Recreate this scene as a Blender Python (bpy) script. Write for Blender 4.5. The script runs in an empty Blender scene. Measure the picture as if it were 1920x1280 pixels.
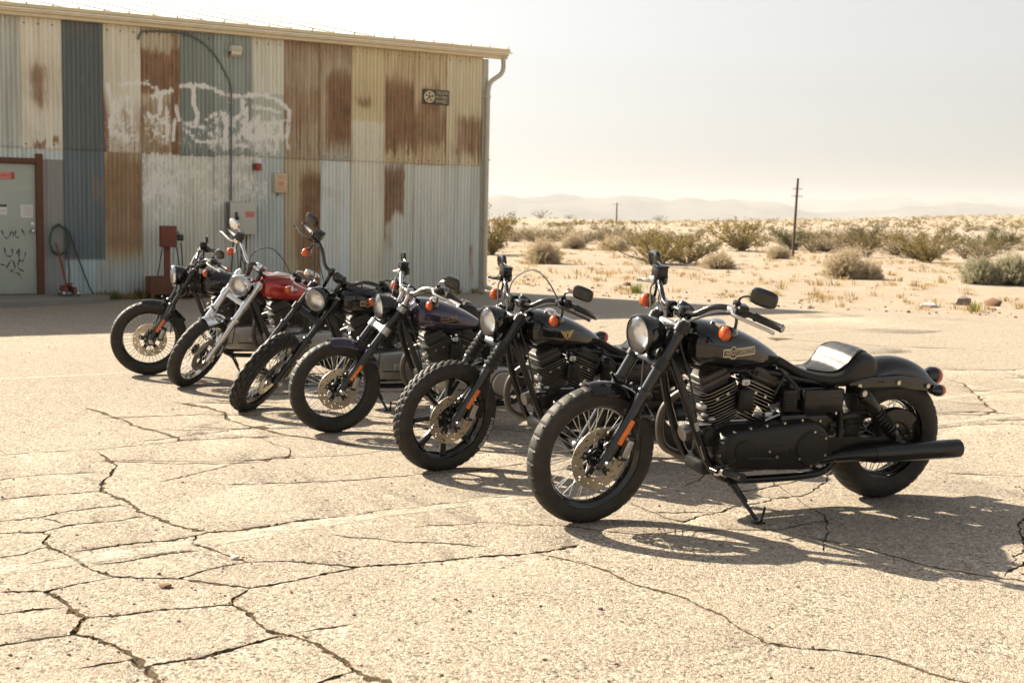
import bpy, bmesh, math, random
from mathutils import Vector, Matrix, noise, geometry
R = math.radians
sc = bpy.context.scene
col = sc.collection

# ------------------------------------------------------------------ camera
cam_d = bpy.data.cameras.new("camera"); cam = bpy.data.objects.new("camera", cam_d); col.objects.link(cam)
cam_d.sensor_width = 36.0
cam_d.lens = 45.0
cam_d.clip_start = 0.05; cam_d.clip_end = 20000
PITCH = math.atan(232 * math.cos(0.0183) / 2400.0); ROLL = 0.0183
cam.matrix_world = Matrix.Translation((0, 0, 1.40)) @ Matrix.Rotation(math.pi/2 - PITCH, 4, 'X') @ Matrix.Rotation(ROLL, 4, 'Z')
cam_d.dof.use_dof = True; cam_d.dof.focus_distance = 6.3; cam_d.dof.aperture_fstop = 5.6
sc.camera = cam

# ------------------------------------------------------------------ sky, sun, exposure
SUN_EL, SUN_AZ = R(35.2), R(144.0)              # azimuth counted from +X towards +Y
world = bpy.data.worlds.new("World"); sc.world = world; world.use_nodes = True
wn = world.node_tree; wn.nodes.clear()
w_out = wn.nodes.new("ShaderNodeOutputWorld"); w_bg = wn.nodes.new("ShaderNodeBackground")
sky = wn.nodes.new("ShaderNodeTexSky"); sky.sky_type = 'NISHITA'; sky.sun_disc = False
sky.sun_elevation = SUN_EL; sky.sun_rotation = math.pi/2 - SUN_AZ
sky.altitude = 0; sky.air_density = 1.0; sky.dust_density = 2.7; sky.ozone_density = 1.0
w_hs = wn.nodes.new("ShaderNodeHueSaturation"); w_hs.inputs['Saturation'].default_value = 0.20      # milky desert sky
wn.links.new(sky.outputs[0], w_hs.inputs['Color']); wn.links.new(w_hs.outputs[0], w_bg.inputs[0]); wn.links.new(w_bg.outputs[0], w_out.inputs[0])
w_bg.inputs[1].default_value = 0.054
sun_d = bpy.data.lights.new("sun", 'SUN'); sun = bpy.data.objects.new("sun", sun_d); col.objects.link(sun)
sun_d.energy = 5.0; sun_d.angle = R(0.5); sun_d.color = (1.0, 0.885, 0.70)
SUN_DIR = Vector((math.cos(SUN_EL)*math.cos(SUN_AZ), math.cos(SUN_EL)*math.sin(SUN_AZ), math.sin(SUN_EL)))
sun.rotation_euler = SUN_DIR.to_track_quat('Z', 'Y').to_euler(); sun.location = (-20, 15, 30)
sc.view_settings.view_transform = 'Standard'; sc.view_settings.look = 'None'
sc.view_settings.exposure = 1.62; sc.view_settings.gamma = 1.0
sc.view_settings.use_curve_mapping = False
sc.render.engine = 'CYCLES'
sc.cycles.max_bounces = 8; sc.cycles.diffuse_bounces = 3; sc.cycles.glossy_bounces = 4
sc.cycles.transmission_bounces = 6; sc.cycles.transparent_max_bounces = 12; sc.cycles.volume_bounces = 0
sc.cycles.use_denoising = True
sc.cycles.caustics_reflective = False; sc.cycles.caustics_refractive = False

# ------------------------------------------------------------------ helpers
def tag(o, label=None, cat=None, group=None, kind=None):
    if label: o['label'] = label
    if cat: o['category'] = cat
    if group: o['group'] = group
    if kind: o['kind'] = kind
    return o

def empty(name, label=None, cat=None, group=None, M=None):
    o = bpy.data.objects.new(name, None); o.empty_display_size = 0.1; col.objects.link(o)
    if M is not None: o.matrix_basis = M
    return tag(o, label, cat, group)

class MB:
    """collects vertices and faces, then becomes ONE mesh object"""
    def __init__(s): s.v = []; s.f = []; s.m = []; s.sm = []
    def add(s, vs, fs, m=0, smooth=True, M=None):
        b = len(s.v)
        if M is not None: vs = [M @ Vector(p) for p in vs]
        s.v += [tuple(p) for p in vs]
        s.f += [tuple(b+i for i in f) for f in fs]; s.m += [m]*len(fs); s.sm += [smooth]*len(fs)
        return s
    def box(s, c, d, m=0, M=None, taper=1.0):
        x, y, z = d[0]/2, d[1]/2, d[2]/2; t = taper
        vs = [(-x,-y,-z),(x,-y,-z),(x,y,-z),(-x,y,-z),(-x*t,-y*t,z),(x*t,-y*t,z),(x*t,y*t,z),(-x*t,y*t,z)]
        vs = [(p[0]+c[0], p[1]+c[1], p[2]+c[2]) for p in vs]
        return s.add(vs, [(3,2,1,0),(4,5,6,7),(0,1,5,4),(1,2,6,5),(2,3,7,6),(3,0,4,7)], m, False, M)
    def rbox(s, c, d, r=.01, m=0, M=None, seg=2):
        bm = bmesh.new(); bmesh.ops.create_cube(bm, size=1.0)
        for v in bm.verts: v.co = Vector((v.co.x*d[0], v.co.y*d[1], v.co.z*d[2]))
        r = min(r, min(d)*.49)
        bmesh.ops.bevel(bm, geom=list(bm.edges), offset=r, segments=seg, profile=.5, affect='EDGES')
        bm.verts.index_update()
        vs = [Vector(c)+v.co for v in bm.verts]; fs = [tuple(v.index for v in f.verts) for f in bm.faces]
        bm.free(); return s.add(vs, fs, m, True, M)
    def tube(s, pts, r, n=8, m=0, cap=True, M=None, smooth=True, flat=1.0, flat_axis=None):
        P = [Vector(p) for p in pts]; k = len(P)
        rr = r if isinstance(r, (list, tuple)) else [r]*k
        T = []
        for i in range(k):
            a = P[max(i-1,0)]; b = P[min(i+1,k-1)]; t = b-a
            T.append(t.normalized() if t.length > 1e-9 else Vector((0,0,1)))
        u = flat_axis and Vector(flat_axis) or (Vector((0,1,0)) if abs(T[0].y) < .9 else Vector((1,0,0)))
        vs = []
        for i in range(k):
            u = (u - T[i]*u.dot(T[i]))
            u = u.normalized() if u.length > 1e-6 else T[i].orthogonal().normalized()
            w = T[i].cross(u)
            for j in range(n):
                a = 2*math.pi*j/n
                vs.append(P[i] + (u*math.cos(a)*flat + w*math.sin(a))*rr[i])
        fs = []
        for i in range(k-1):
            for j in range(n):
                fs.append((i*n+j, i*n+(j+1)%n, (i+1)*n+(j+1)%n, (i+1)*n+j))
        if cap: fs.append(tuple(range(n))[::-1]); fs.append(tuple((k-1)*n+j for j in range(n)))
        return s.add(vs, fs, m, smooth, M)
    def cyl(s, a, b, r, n=12, m=0, r2=None, M=None):
        # crisp-edged cylinder: duplicate rings at the caps
        a, b = Vector(a), Vector(b); d = (b-a).normalized(); u = d.orthogonal().normalized(); w = d.cross(u)
        r2 = r if r2 is None else r2
        ring = lambda c, q: [c + (u*math.cos(2*math.pi*j/n) + w*math.sin(2*math.pi*j/n))*q for j in range(n)]
        s.add(ring(a,r)+ring(b,r2), [(j,(j+1)%n,n+(j+1)%n,n+j) for j in range(n)], m, True, M)
        s.add(ring(a,r), [tuple(range(n))[::-1]], m, False, M); s.add(ring(b,r2), [tuple(range(n))], m, False, M)
        return s
    def lathe(s, prof, axis='Y', n=32, m=0, c=(0,0,0), M=None, a0=0, a1=2*math.pi, smooth=True, close=False):
        # prof: list of (radius, offset along the axis)
        full = abs(a1-a0-2*math.pi) < 1e-6; na = n if full else n+1
        vs = []
        for j in range(na):
            a = a0 + (a1-a0)*j/n; ca, sa = math.cos(a), math.sin(a)
            for (r, h) in prof:
                p = {'Y': (r*ca, h, r*sa), 'Z': (r*ca, r*sa, h), 'X': (h, r*ca, r*sa)}[axis]
                vs.append((p[0]+c[0], p[1]+c[1], p[2]+c[2]))
        k = len(prof); fs = []
        for j in range(n):
            j2 = (j+1) % na
            for i in range(k-1 if not close else k):
                i2 = (i+1) % k
                fs.append((j*k+i, j*k+i2, j2*k+i2, j2*k+i))
        return s.add(vs, fs, m, smooth, M)
    def loft(s, secs, m=0, cap=True, M=None, closed=True):
        n = len(secs[0]); vs = [p for q in secs for p in q]; fs = []
        for i in range(len(secs)-1):
            for j in range(n if closed else n-1):
                fs.append((i*n+j, i*n+(j+1)%n, (i+1)*n+(j+1)%n, (i+1)*n+j))
        if cap: fs += [tuple(range(n))[::-1], tuple((len(secs)-1)*n+j for j in range(n))]
        return s.add(vs, fs, m, True, M)
    def ball(s, c, r, n=10, m=0, M=None):
        rx = (r,r,r) if not isinstance(r, (tuple,list)) else r
        vs = []; fs = []; k = max(4, n//2)
        for i in range(k+1):
            th = math.pi*i/k
            for j in range(n):
                ph = 2*math.pi*j/n
                vs.append((c[0]+rx[0]*math.sin(th)*math.cos(ph), c[1]+rx[1]*math.sin(th)*math.sin(ph), c[2]+rx[2]*math.cos(th)))
        for i in range(k):
            for j in range(n): fs.append((i*n+j,(i+1)*n+j,(i+1)*n+(j+1)%n,i*n+(j+1)%n))
        return s.add(vs, fs, m, True, M)
    def mesh(s, name, mats):
        me = bpy.data.meshes.new(name); me.from_pydata(s.v, [], s.f)
        for m in (mats if isinstance(mats, (list, tuple)) else [mats]): me.materials.append(m)
        me.polygons.foreach_set('material_index', s.m); me.polygons.foreach_set('use_smooth', s.sm)
        me.update(); me.validate()
        bm = bmesh.new(); bm.from_mesh(me); bmesh.ops.recalc_face_normals(bm, faces=bm.faces); bm.to_mesh(me); bm.free()
        try: me.set_sharp_from_angle(angle=R(38))
        except Exception: pass
        return me
    def build(s, name, mats, parent=None, M=None, kind=None, **kw):
        return link(name, s.mesh(name, mats), parent, M, kind, **kw)

def link(name, me, parent=None, M=None, kind=None, label=None):
    o = bpy.data.objects.new(name, me); col.objects.link(o)
    if parent: o.parent = parent
    if M is not None: o.matrix_basis = M
    if kind: o['kind'] = kind
    if label: o['label'] = label
    return o

def spline(pts, k=6):
    """Catmull-Rom through the points"""
    P = [Vector(p) for p in pts]; out = []
    for i in range(len(P)-1):
        a = P[i-1] if i else P[0]*2-P[1]; b, c = P[i], P[i+1]; d = P[i+2] if i+2 < len(P) else P[-1]*2-P[-2]
        for j in range(k):
            t = j/k
            out.append(.5*((2*b) + (c-a)*t + (2*a-5*b+4*c-d)*t*t + (3*b-a-3*c+d)*t**3))
    out.append(P[-1]); return out

_fonts = {}
def text_tris(s, size=1.0, extrude=0.0, res=1):
    """text as flat mesh vertices and faces, centred on the origin in XY"""
    key = (s, size)
    if key in _fonts: return _fonts[key]
    cu = bpy.data.curves.new("text", 'FONT'); cu.body = s; cu.size = size; cu.resolution_u = res
    cu.align_x = 'CENTER'; cu.align_y = 'CENTER'
    o = bpy.data.objects.new("text", cu); col.objects.link(o)
    me = bpy.data.meshes.new_from_object(o.evaluated_get(bpy.context.evaluated_depsgraph_get()))
    r = ([v.co.copy() for v in me.vertices], [tuple(p.vertices) for p in me.polygons])
    bpy.data.objects.remove(o); bpy.data.curves.remove(cu); bpy.data.meshes.remove(me)
    _fonts[key] = r; return r

# ------------------------------------------------------------------ materials
def new_mat(name):
    m = bpy.data.materials.new(name); m.use_nodes = True
    nt = m.node_tree; b = nt.nodes['Principled BSDF']
    return m, nt, b
def N(nt, t, **kw):
    n = nt.nodes.new(t)
    for k, v in kw.items():
        if k.startswith('_'): n.inputs[k[1:]].default_value = v
        else: setattr(n, k, v)
    return n
def L(nt, a, b): nt.links.new(a, b)
def ramp(nt, fac, stops, interp='LINEAR'):
    r = nt.nodes.new('ShaderNodeValToRGB'); r.color_ramp.interpolation = interp
    e = r.color_ramp.elements
    while len(e) < len(stops): e.new(.5)
    for i, (p, c) in enumerate(stops):
        e[i].position = p; e[i].color = (c, c, c, 1) if not isinstance(c, (tuple, list)) else tuple(c)+(1,)
    L(nt, fac, r.inputs[0]); return r.outputs[0]
def mix(nt, fac, a, b, mode='MIX'):
    n = nt.nodes.new('ShaderNodeMix'); n.data_type = 'RGBA'; n.blend_type = mode
    for sock, val in ((n.inputs[0], fac), (n.inputs[6], a), (n.inputs[7], b)):
        if hasattr(val, 'links'): L(nt, val, sock)
        elif isinstance(val, (tuple, list)): sock.default_value = tuple(val)+(1,) if len(val) == 3 else val
        else: sock.default_value = val
    return n.outputs[2]
def mth(nt, op, a, b=None, clamp=False):
    n = nt.nodes.new('ShaderNodeMath'); n.operation = op; n.use_clamp = clamp
    for i, v in enumerate((a, b)):
        if v is None: continue
        if hasattr(v, 'links'): L(nt, v, n.inputs[i])
        else: n.inputs[i].default_value = v
    return n.outputs[0]
def noise_tex(nt, vec, scale, detail=4, rough=.55, dist=0):
    n = N(nt, 'ShaderNodeTexNoise'); n.inputs['Scale'].default_value = scale; n.inputs['Detail'].default_value = detail
    n.inputs['Roughness'].default_value = rough; n.inputs['Distortion'].default_value = dist
    if vec is not None: L(nt, vec, n.inputs['Vector'])
    return n.outputs['Fac']
def bump(nt, h, strength=.3, dist=.01, b=None):
    n = N(nt, 'ShaderNodeBump'); n.inputs['Strength'].default_value = strength; n.inputs['Distance'].default_value = dist
    L(nt, h, n.inputs['Height'])
    if b is not None: L(nt, n.outputs[0], b.inputs['Normal'])
    return n.outputs[0]
def objco(nt): return N(nt, 'ShaderNodeTexCoord').outputs['Object']
def pos(nt): return N(nt, 'ShaderNodeNewGeometry').outputs['Position']
def scaled(nt, vec, s):
    n = N(nt, 'ShaderNodeMapping'); n.inputs['Scale'].default_value = s; L(nt, vec, n.inputs['Vector']); return n.outputs[0]

def simple(name, c, rough=.5, metal=0, coat=0, var=.0, vscale=8, bmp=0, bscale=60, spec=.5, dust=0, coat_rough=.04):
    """painted / metal / rubber surface with wear: colour and roughness vary by noise, optional dust on upward faces"""
    m, nt, b = new_mat(name)
    co = objco(nt)
    n1 = noise_tex(nt, co, vscale, 5, .6)
    base = mix(nt, n1, tuple(x*(1-var) for x in c), tuple(min(1, x*(1+var)) for x in c))
    if dust:
        n2 = noise_tex(nt, co, 14, 6, .65)
        up = N(nt, 'ShaderNodeSeparateXYZ'); L(nt, N(nt, 'ShaderNodeNewGeometry').outputs['Normal'], up.inputs[0])
        f = mth(nt, 'MULTIPLY', mth(nt, 'MULTIPLY', ramp(nt, n2, [(.35, 0), (.75, 1)]), dust),
                mth(nt, 'ADD', mth(nt, 'MULTIPLY', up.outputs[2], .35), .65, True), True)
        base = mix(nt, f, base, (.26, .21, .15))
        L(nt, ramp(nt, f, [(0, rough), (.6, min(1, rough+.35))]), b.inputs['Roughness'])
    else:
        L(nt, ramp(nt, n1, [(.3, max(0, rough-.06)), (.7, min(1, rough+.08))]), b.inputs['Roughness'])
    L(nt, base, b.inputs['Base Color'])
    b.inputs['Metallic'].default_value = metal; b.inputs['Coat Weight'].default_value = coat
    b.inputs['Coat Roughness'].default_value = coat_rough; b.inputs['Specular IOR Level'].default_value = spec
    if bmp: bump(nt, noise_tex(nt, co, bscale, 3, .6), bmp, .003, b)
    return m

M = {}
M['gloss_black'] = simple('gloss_black_paint', (.004,.0043,.0047), .08, 0, .30, .2, dust=.03)
M['satin_black'] = simple('satin_black_coating', (.0065,.0065,.0063), .25, 0, 0, .25, spec=.42, dust=.04)
M['wrinkle_black'] = simple('wrinkle_black_coating', (.008,.0077,.0072), .38, 0, 0, .2, bmp=.25, bscale=240, spec=.32, dust=.05)
M['bar_black'] = simple('bar_black_enamel', (.006,.006,.006), .16, 0, .3, .2, dust=.04)
M['rubber'] = simple('tyre_rubber', (.015,.0135,.0115), .60, 0, 0, .35, 20, .25, 140, .35, dust=.16)
M['soft_rubber'] = simple('grip_rubber', (.010,.0097,.0093), .6, 0, 0, .2, 20, .2, 160, dust=.05)
M['chrome'] = simple('chrome', (.72,.71,.69), .07, 1, 0, .05, dust=.08)
M['steel'] = simple('bare_steel', (.50,.49,.47), .28, 1, 0, .15, 30, dust=.10)
M['alloy'] = simple('cast_alloy', (.42,.41,.39), .38, 1, 0, .15, 25, .15, 200, dust=.15)
M['disc'] = simple('brake_disc_steel', (.46,.41,.33), .30, 1, 0, .2, 40, dust=.1)
M['fin_edge'] = simple('machined_fin_edge', (.36,.35,.33), .38, 1, 0, .1, 40)
M['pad_leather'] = simple('polished_seat_leather', (.013,.0125,.012), .38, 0, .45, .2, 18, .25, 260, .6, dust=.05, coat_rough=.40)
M['leather'] = simple('seat_leather', (.008,.0077,.0073), .34, 0, 0, .2, 18, .35, 260, .32, dust=.06)
M['dusty_black'] = simple('dusty_black_casting', (.010,.0095,.0085), .42, 0, 0, .3, bmp=.2, bscale=200, dust=.42)
M['header'] = simple('sooty_header_pipe', (.10,.09,.078), .45, .6, 0, .3, 20, dust=.15)
def lens_mat(name, c, rough=.12):
    m, nt, b = new_mat(name)
    co = objco(nt); wv = N(nt, 'ShaderNodeTexWave'); wv.inputs['Scale'].default_value = 38; L(nt, co, wv.inputs['Vector'])
    b.inputs['Base Color'].default_value = c + (1,); b.inputs['Roughness'].default_value = rough
    b.inputs['Transmission Weight'].default_value = .25; b.inputs['Subsurface Weight'].default_value = .12
    b.inputs['Subsurface Radius'].default_value = (.02, .01, .005); b.inputs['Coat Weight'].default_value = .5
    bump(nt, wv.outputs['Fac'], .4, .002, b); return m
M['amber'] = lens_mat('amber_lens', (.72,.105,.006)); M['red'] = lens_mat('red_lens', (.62,.010,.012))
M['reflector'] = simple('orange_reflector', (.78,.17,.02), .3, 0, .3, .15, 60, .3, 300)
def glass_mat(name):
    m, nt, b = new_mat(name); nt.nodes.remove(b)
    t = N(nt, 'ShaderNodeBsdfTransparent'); g = N(nt, 'ShaderNodeBsdfGlossy'); g.inputs['Roughness'].default_value = .03
    f = N(nt, 'ShaderNodeFresnel'); f.inputs['IOR'].default_value = 1.5
    co = objco(nt); nz = noise_tex(nt, co, 90, 2); bp = bump(nt, nz, .15, .002); L(nt, bp, g.inputs['Normal'])
    t.inputs[0].default_value = (.98,.99,.98,1)
    mx = N(nt, 'ShaderNodeMixShader'); L(nt, mth(nt, 'ADD', f.outputs[0], .06), mx.inputs[0]); L(nt, t.outputs[0], mx.inputs[1]); L(nt, g.outputs[0], mx.inputs[2])
    L(nt, mx.outputs[0], nt.nodes['Material Output'].inputs[0]); return m
M['glass'] = glass_mat('lens_glass')
M['bowl'] = simple('headlight_reflector', (.93,.92,.90), .20, .65, 0, .05, 30, .25, 60)
M['cream_print'] = simple('cream_print', (.62,.52,.33), .45, 0, 0, .1, 40)
M['gold_print'] = simple('gold_print', (.45,.30,.09), .35, .4, 0, .2, 60)
M['white_print'] = simple('white_print', (.62,.61,.56), .5, 0, 0, .15, 60)
M['grey_print'] = simple('grey_print', (.30,.29,.26), .5, 0, 0, .15, 60)
M['red_print'] = simple('red_print', (.40,.05,.03), .5, 0, 0, .3, 60)
M['black_print'] = simple('black_print', (.02,.02,.02), .5, 0, 0, .2, 60)
M['red_paint'] = simple('red_metallic_paint', (.42,.020,.016), .14, .2, .7, .15, 90, dust=.10)
M['purple_paint'] = simple('purple_metallic_paint', (.022,.014,.040), .12, .2, .7, .3, 120, dust=.08)
CRACKS= [[1.0,[[-3.058,9.051],[-2.815,8.767],[-2.587,8.501],[-2.471,8.292],[-2.231,8.056],[-2.009,7.785]]],[0.7,[[-2.959,7.176],[-2.669,7.339],[-2.408,7.443],[-2.178,7.628],[-1.993,7.787],[-1.767,7.878],[-1.573,7.948],[-1.297,8.057]]],[2.2,[[-2.398,7.34],[-2.282,7.145],[-2.172,6.96],[-2.115,6.707],[-2.12,6.568],[-2.051,6.312],[-1.946,6.209],[-1.822,6.059],[-1.736,5.897],[-1.645,5.796],[-1.521,5.651],[-1.431,5.583],[-1.309,5.519]]],[0.7,[[-2.685,6.503],[-2.486,6.673],[-2.206,6.77]]],[1.0,[[-2.499,6.049],[-2.337,6.164],[-2.18,6.238],[-2.051,6.312]]],[1.2,[[-2.332,5.639],[-2.138,5.731],[-2.072,5.854],[-1.961,5.934],[-1.835,6.018]]],[0.9,[[-2.138,5.731],[-2.061,5.685],[-1.988,5.615]]],[1.2,[[-2.245,5.426],[-2.108,5.46],[-2.034,5.465],[-1.968,5.592],[-1.817,5.679],[-1.676,5.794]]],[1.4,[[-2.04,5.465],[-1.984,5.422],[-1.971,5.308],[-1.907,5.225],[-1.834,5.144],[-1.776,5.086],[-1.712,5.009],[-1.632,4.898]]],[1.0,[[-2.079,5.02],[-1.976,5.113],[-1.942,5.2],[-1.907,5.225]]],[1.6,[[-1.797,5.147],[-1.679,5.241],[-1.548,5.33],[-1.434,5.37],[-1.356,5.468],[-1.309,5.519],[-1.222,5.55],[-1.088,5.649],[-0.92,5.8],[-0.757,5.866],[-0.585,6.017],[-0.486,6.054],[-0.275,6.205],[0.014,6.375]]],[0.9,[[-2.006,4.842],[-1.905,4.957],[-1.785,5.065]]],[1.2,[[-1.356,5.468],[-1.344,5.331],[-1.257,5.249],[-1.156,5.15],[-1.047,5.043]]],[0.8,[[-1.651,4.954],[-1.509,5.043],[-1.425,5.131],[-1.274,5.226]]],[1.2,[[-1.047,5.043],[-0.892,5.078],[-0.778,5.045],[-0.668,5.021],[-0.591,5.006],[-0.436,5.056],[-0.31,5.105],[-0.138,5.187],[0.016,5.232],[0.22,5.332],[0.316,5.429]]],[1.2,[[-1.632,4.898],[-1.522,4.811],[-1.416,4.8],[-1.26,4.792],[-1.196,4.908],[-1.121,4.99],[-1.047,5.043]]],[1.2,[[-1.26,4.792],[-1.161,4.762],[-1.049,4.716],[-0.965,4.697],[-0.867,4.763],[-0.794,4.815],[-0.705,4.91],[-0.591,5.006]]],[1.1,[[-1.898,4.576],[-1.71,4.598],[-1.624,4.69],[-1.516,4.793]]],[1.1,[[-1.787,4.305],[-1.659,4.382],[-1.569,4.418]]],[2.0,[[-1.71,4.598],[-1.645,4.552],[-1.576,4.465],[-1.526,4.375],[-1.46,4.303],[-1.448,4.203],[-1.438,4.134],[-1.369,4.097],[-1.3,4.048],[-1.23,3.987],[-1.174,3.915],[-1.132,3.857],[-1.08,3.789],[-1.021,3.691],[-0.972,3.597]]],[1.2,[[-1.46,4.303],[-1.351,4.325],[-1.226,4.408],[-1.094,4.447],[-0.989,4.485],[-0.997,4.566],[-0.965,4.697]]],[2.0,[[-0.989,4.485],[-0.91,4.381],[-0.864,4.294],[-0.8,4.198],[-0.73,4.16],[-0.701,4.148],[-0.629,4.085],[-0.575,4.01],[-0.512,3.926],[-0.468,3.844],[-0.419,3.777],[-0.367,3.746],[-0.281,3.674]]],[1.4,[[-1.656,3.984],[-1.548,4.06],[-1.436,4.128]]],[1.5,[[-1.13,3.821],[-1.049,3.885],[-0.959,3.926],[-0.878,4.019],[-0.793,4.116],[-0.73,4.16]]],[0.8,[[-1.328,3.799],[-1.254,3.85],[-1.171,3.903]]],[1.0,[[-0.586,3.702],[-0.503,3.796],[-0.467,3.832]]],[0.5,[[-0.708,4.189],[-0.592,4.252],[-0.525,4.299]]],[0.6,[[-1.573,7.948],[-1.501,7.791],[-1.309,7.537],[-1.28,7.243]]],[1.0,[[0.128,5.261],[0.3,5.127],[0.41,4.995],[0.491,4.832],[0.584,4.75],[0.655,4.668],[0.716,4.541],[0.771,4.465],[0.823,4.276],[0.875,4.168],[0.971,4.12],[1.108,4.101],[1.218,4.056],[1.288,3.972],[1.364,3.869],[1.453,3.793]]],[0.8,[[0.598,6.259],[0.663,6.118],[0.748,5.958],[0.814,5.883],[0.996,6.088]]],[0.7,[[1.148,6.535],[1.376,6.707],[1.604,6.902]]],[0.9,[[1.315,5.667],[1.414,5.578],[1.562,5.428],[1.673,5.262],[1.769,5.145],[1.901,5.055],[2.085,4.953]]],[0.8,[[3.151,9.485],[3.394,9.58],[3.575,9.636],[3.747,9.557],[3.881,9.54]]],[0.8,[[2.393,7.293],[2.479,7.204],[2.559,7.173],[2.788,7.137],[2.921,7.13]]],[0.8,[[1.201,6.559],[1.394,6.726],[1.589,6.9],[1.683,7.055]]],[0.6,[[4.528,16.417],[4.662,16.163],[5.174,16.453],[5.814,17.075]]],[0.6,[[2.891,15.719],[3.299,15.313],[3.875,15.059],[4.394,14.682],[4.994,14.639],[5.569,14.3]]],[0.6,[[3.523,13.667],[3.918,13.803],[4.445,14.103]]],[0.6,[[3.359,18.305],[4.46,18.93],[5.421,19.548],[6.169,19.331],[7.263,18.711]]]]
LINES= [[(-2.043, 4.881), (-1.372, 5.352), (-0.644, 5.979), (0.014, 6.413), (0.839, 6.978)], [(3.314, 10.149), (4.458, 11.043), (4.949, 11.435)], [(2.939, 8.917), (3.841, 9.489), (4.232, 9.749)], [(3.077, 15.828), (5.49, 17.768), (6.685, 18.582)], [(-4.193, 10.413), (-3.765, 10.689), (-3.236, 11.029)]]
# ------------------------------------------------------------------ ground
def smooth(a, b, x):
    t = max(0.0, min(1.0, (x-a)/(b-a))); return t*t*(3-2*t)
LOT_EDGE = [(60,-3),(40,4.6),(22,12.2),(12,17.4),(7.87,19.75),(5.5,21.0),(3.98,21.9),(2.8,22.5),(1.62,23.5),(.7,24.7),(-1.2,27.6),(-10,33),(-40,46)]
def lot_dist(x, y):
    """signed distance beyond the lot's edge line (positive on the sand)"""
    best = 1e9; sgn = -1
    for (ax, ay), (bx, by) in zip(LOT_EDGE, LOT_EDGE[1:]):
        dx, dy = bx-ax, by-ay; l2 = dx*dx+dy*dy
        t = max(0, min(1, ((x-ax)*dx+(y-ay)*dy)/l2)); qx, qy = ax+dx*t-x, ay+dy*t-y
        d = math.hypot(qx, qy)
        if d < best: best = d; sgn = 1 if (dx*(y-ay)-dy*(x-ax)) < 0 else -1
    return best*sgn
def terrain_z(x, y):
    d = math.hypot(x, y); e = lot_dist(x, y)
    if e < 0: return -.05 if e > -1.5 else -.08
    t = x/max(y, 1.0)
    tc = max(-.3, min(.5, t)) if y > 1 else .5
    ridge = .92 + .2*max(0, tc+.02) + 13.0*max(0, tc-.12)*1.05 + .45*math.exp(-((tc-.03)/.05)**2)
    u = max(0, min(1, (d-28)/372.0)); z = ridge*(u**1.25)
    if d > 400: z -= min(6.0, (d-400)*.012)
    nz = noise.noise((x*.16, y*.16, 3.1))*.10 + noise.noise((x*.5, y*.5, 7.7))*.04
    if d > 80: nz += noise.noise((x*.02, y*.02, 1.7))*.35*smooth(80, 300, d)
    k = smooth(0, 2.5, e)
    z2 = -.05 + .05*smooth(0, .25, e) + (z + nz + .06)*k
    return z2

def asphalt_material():
    m, nt, b = new_mat('weathered_asphalt'); p = pos(nt)
    big = noise_tex(nt, p, .45, 5, .6); mid = noise_tex(nt, p, 3.2, 5, .6); fine = noise_tex(nt, p, 55, 3, .6)
    v1 = N(nt, 'ShaderNodeTexVoronoi'); v1.inputs['Scale'].default_value = 185; L(nt, p, v1.inputs['Vector'])
    v2 = N(nt, 'ShaderNodeTexVoronoi'); v2.inputs['Scale'].default_value = 92; L(nt, p, v2.inputs['Vector'])
    sep = N(nt, 'ShaderNodeSeparateColor'); L(nt, v1.outputs['Color'], sep.inputs[0])
    sep2 = N(nt, 'ShaderNodeSeparateColor'); L(nt, v2.outputs['Color'], sep2.inputs[0])
    c = mix(nt, ramp(nt, sep.outputs[0], [(.05, 0), (.5, .5), (1, 1)]), (0.1636,0.1364,0.1044), (0.4264,0.3610,0.2837))
    c = mix(nt, ramp(nt, sep2.outputs[1], [(.74, 0), (.90, 1)]), c, (0.5157,0.4452,0.3648))
    c = mix(nt, ramp(nt, sep2.outputs[2], [(.86, 0), (.93, .85)]), c, (0.0495,0.0396,0.0303))
    c = mix(nt, ramp(nt, mid, [(.35, .0), (.7, .45)]), c, (0.3570,0.2966,0.2280))
    c = mix(nt, ramp(nt, big, [(.28, .22), (.55, 0)]), c, (0.1984,0.1682,0.1318))
    spot = noise_tex(nt, p, 1.1, 3, .5)
    c = mix(nt, ramp(nt, spot, [(.72, 0), (.82, .22)]), c, (0.0992,0.0870,0.0710))
    L(nt, c, b.inputs['Base Color']); b.inputs['Roughness'].default_value = .92; b.inputs['Specular IOR Level'].default_value = .25
    rough_n = noise_tex(nt, p, 48, 5, .75)
    h = mth(nt, 'ADD', mth(nt, 'MULTIPLY', v1.outputs['Distance'], -.55), mth(nt, 'MULTIPLY', v2.outputs['Distance'], -.40)); h = mth(nt, 'ADD', h, mth(nt, 'MULTIPLY', rough_n, 1.1))
    h = mth(nt, 'ADD', h, mth(nt, 'MULTIPLY', fine, .7)); h = mth(nt, 'ADD', h, mth(nt, 'MULTIPLY', mid, 1.2))
    bump(nt, h, .62, .013, b); return m
def crack_material():
    m, nt, b = new_mat('crack_dirt'); p = pos(nt)
    n1 = noise_tex(nt, p, 60, 5, .7); n2 = noise_tex(nt, p, 6, 4, .6)
    c = mix(nt, ramp(nt, n1, [(.35, 0), (.7, 1)]), (.045,.033,.021), (.16,.12,.075))
    c = mix(nt, ramp(nt, n2, [(.5, 0), (.75, .5)]), c, (.17,.135,.085))
    L(nt, c, b.inputs['Base Color']); b.inputs['Roughness'].default_value = 1; b.inputs['Specular IOR Level'].default_value = .1
    bump(nt, n1, .9, .02, b); return m
M['asphalt'] = asphalt_material(); M['crack'] = crack_material()

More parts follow.
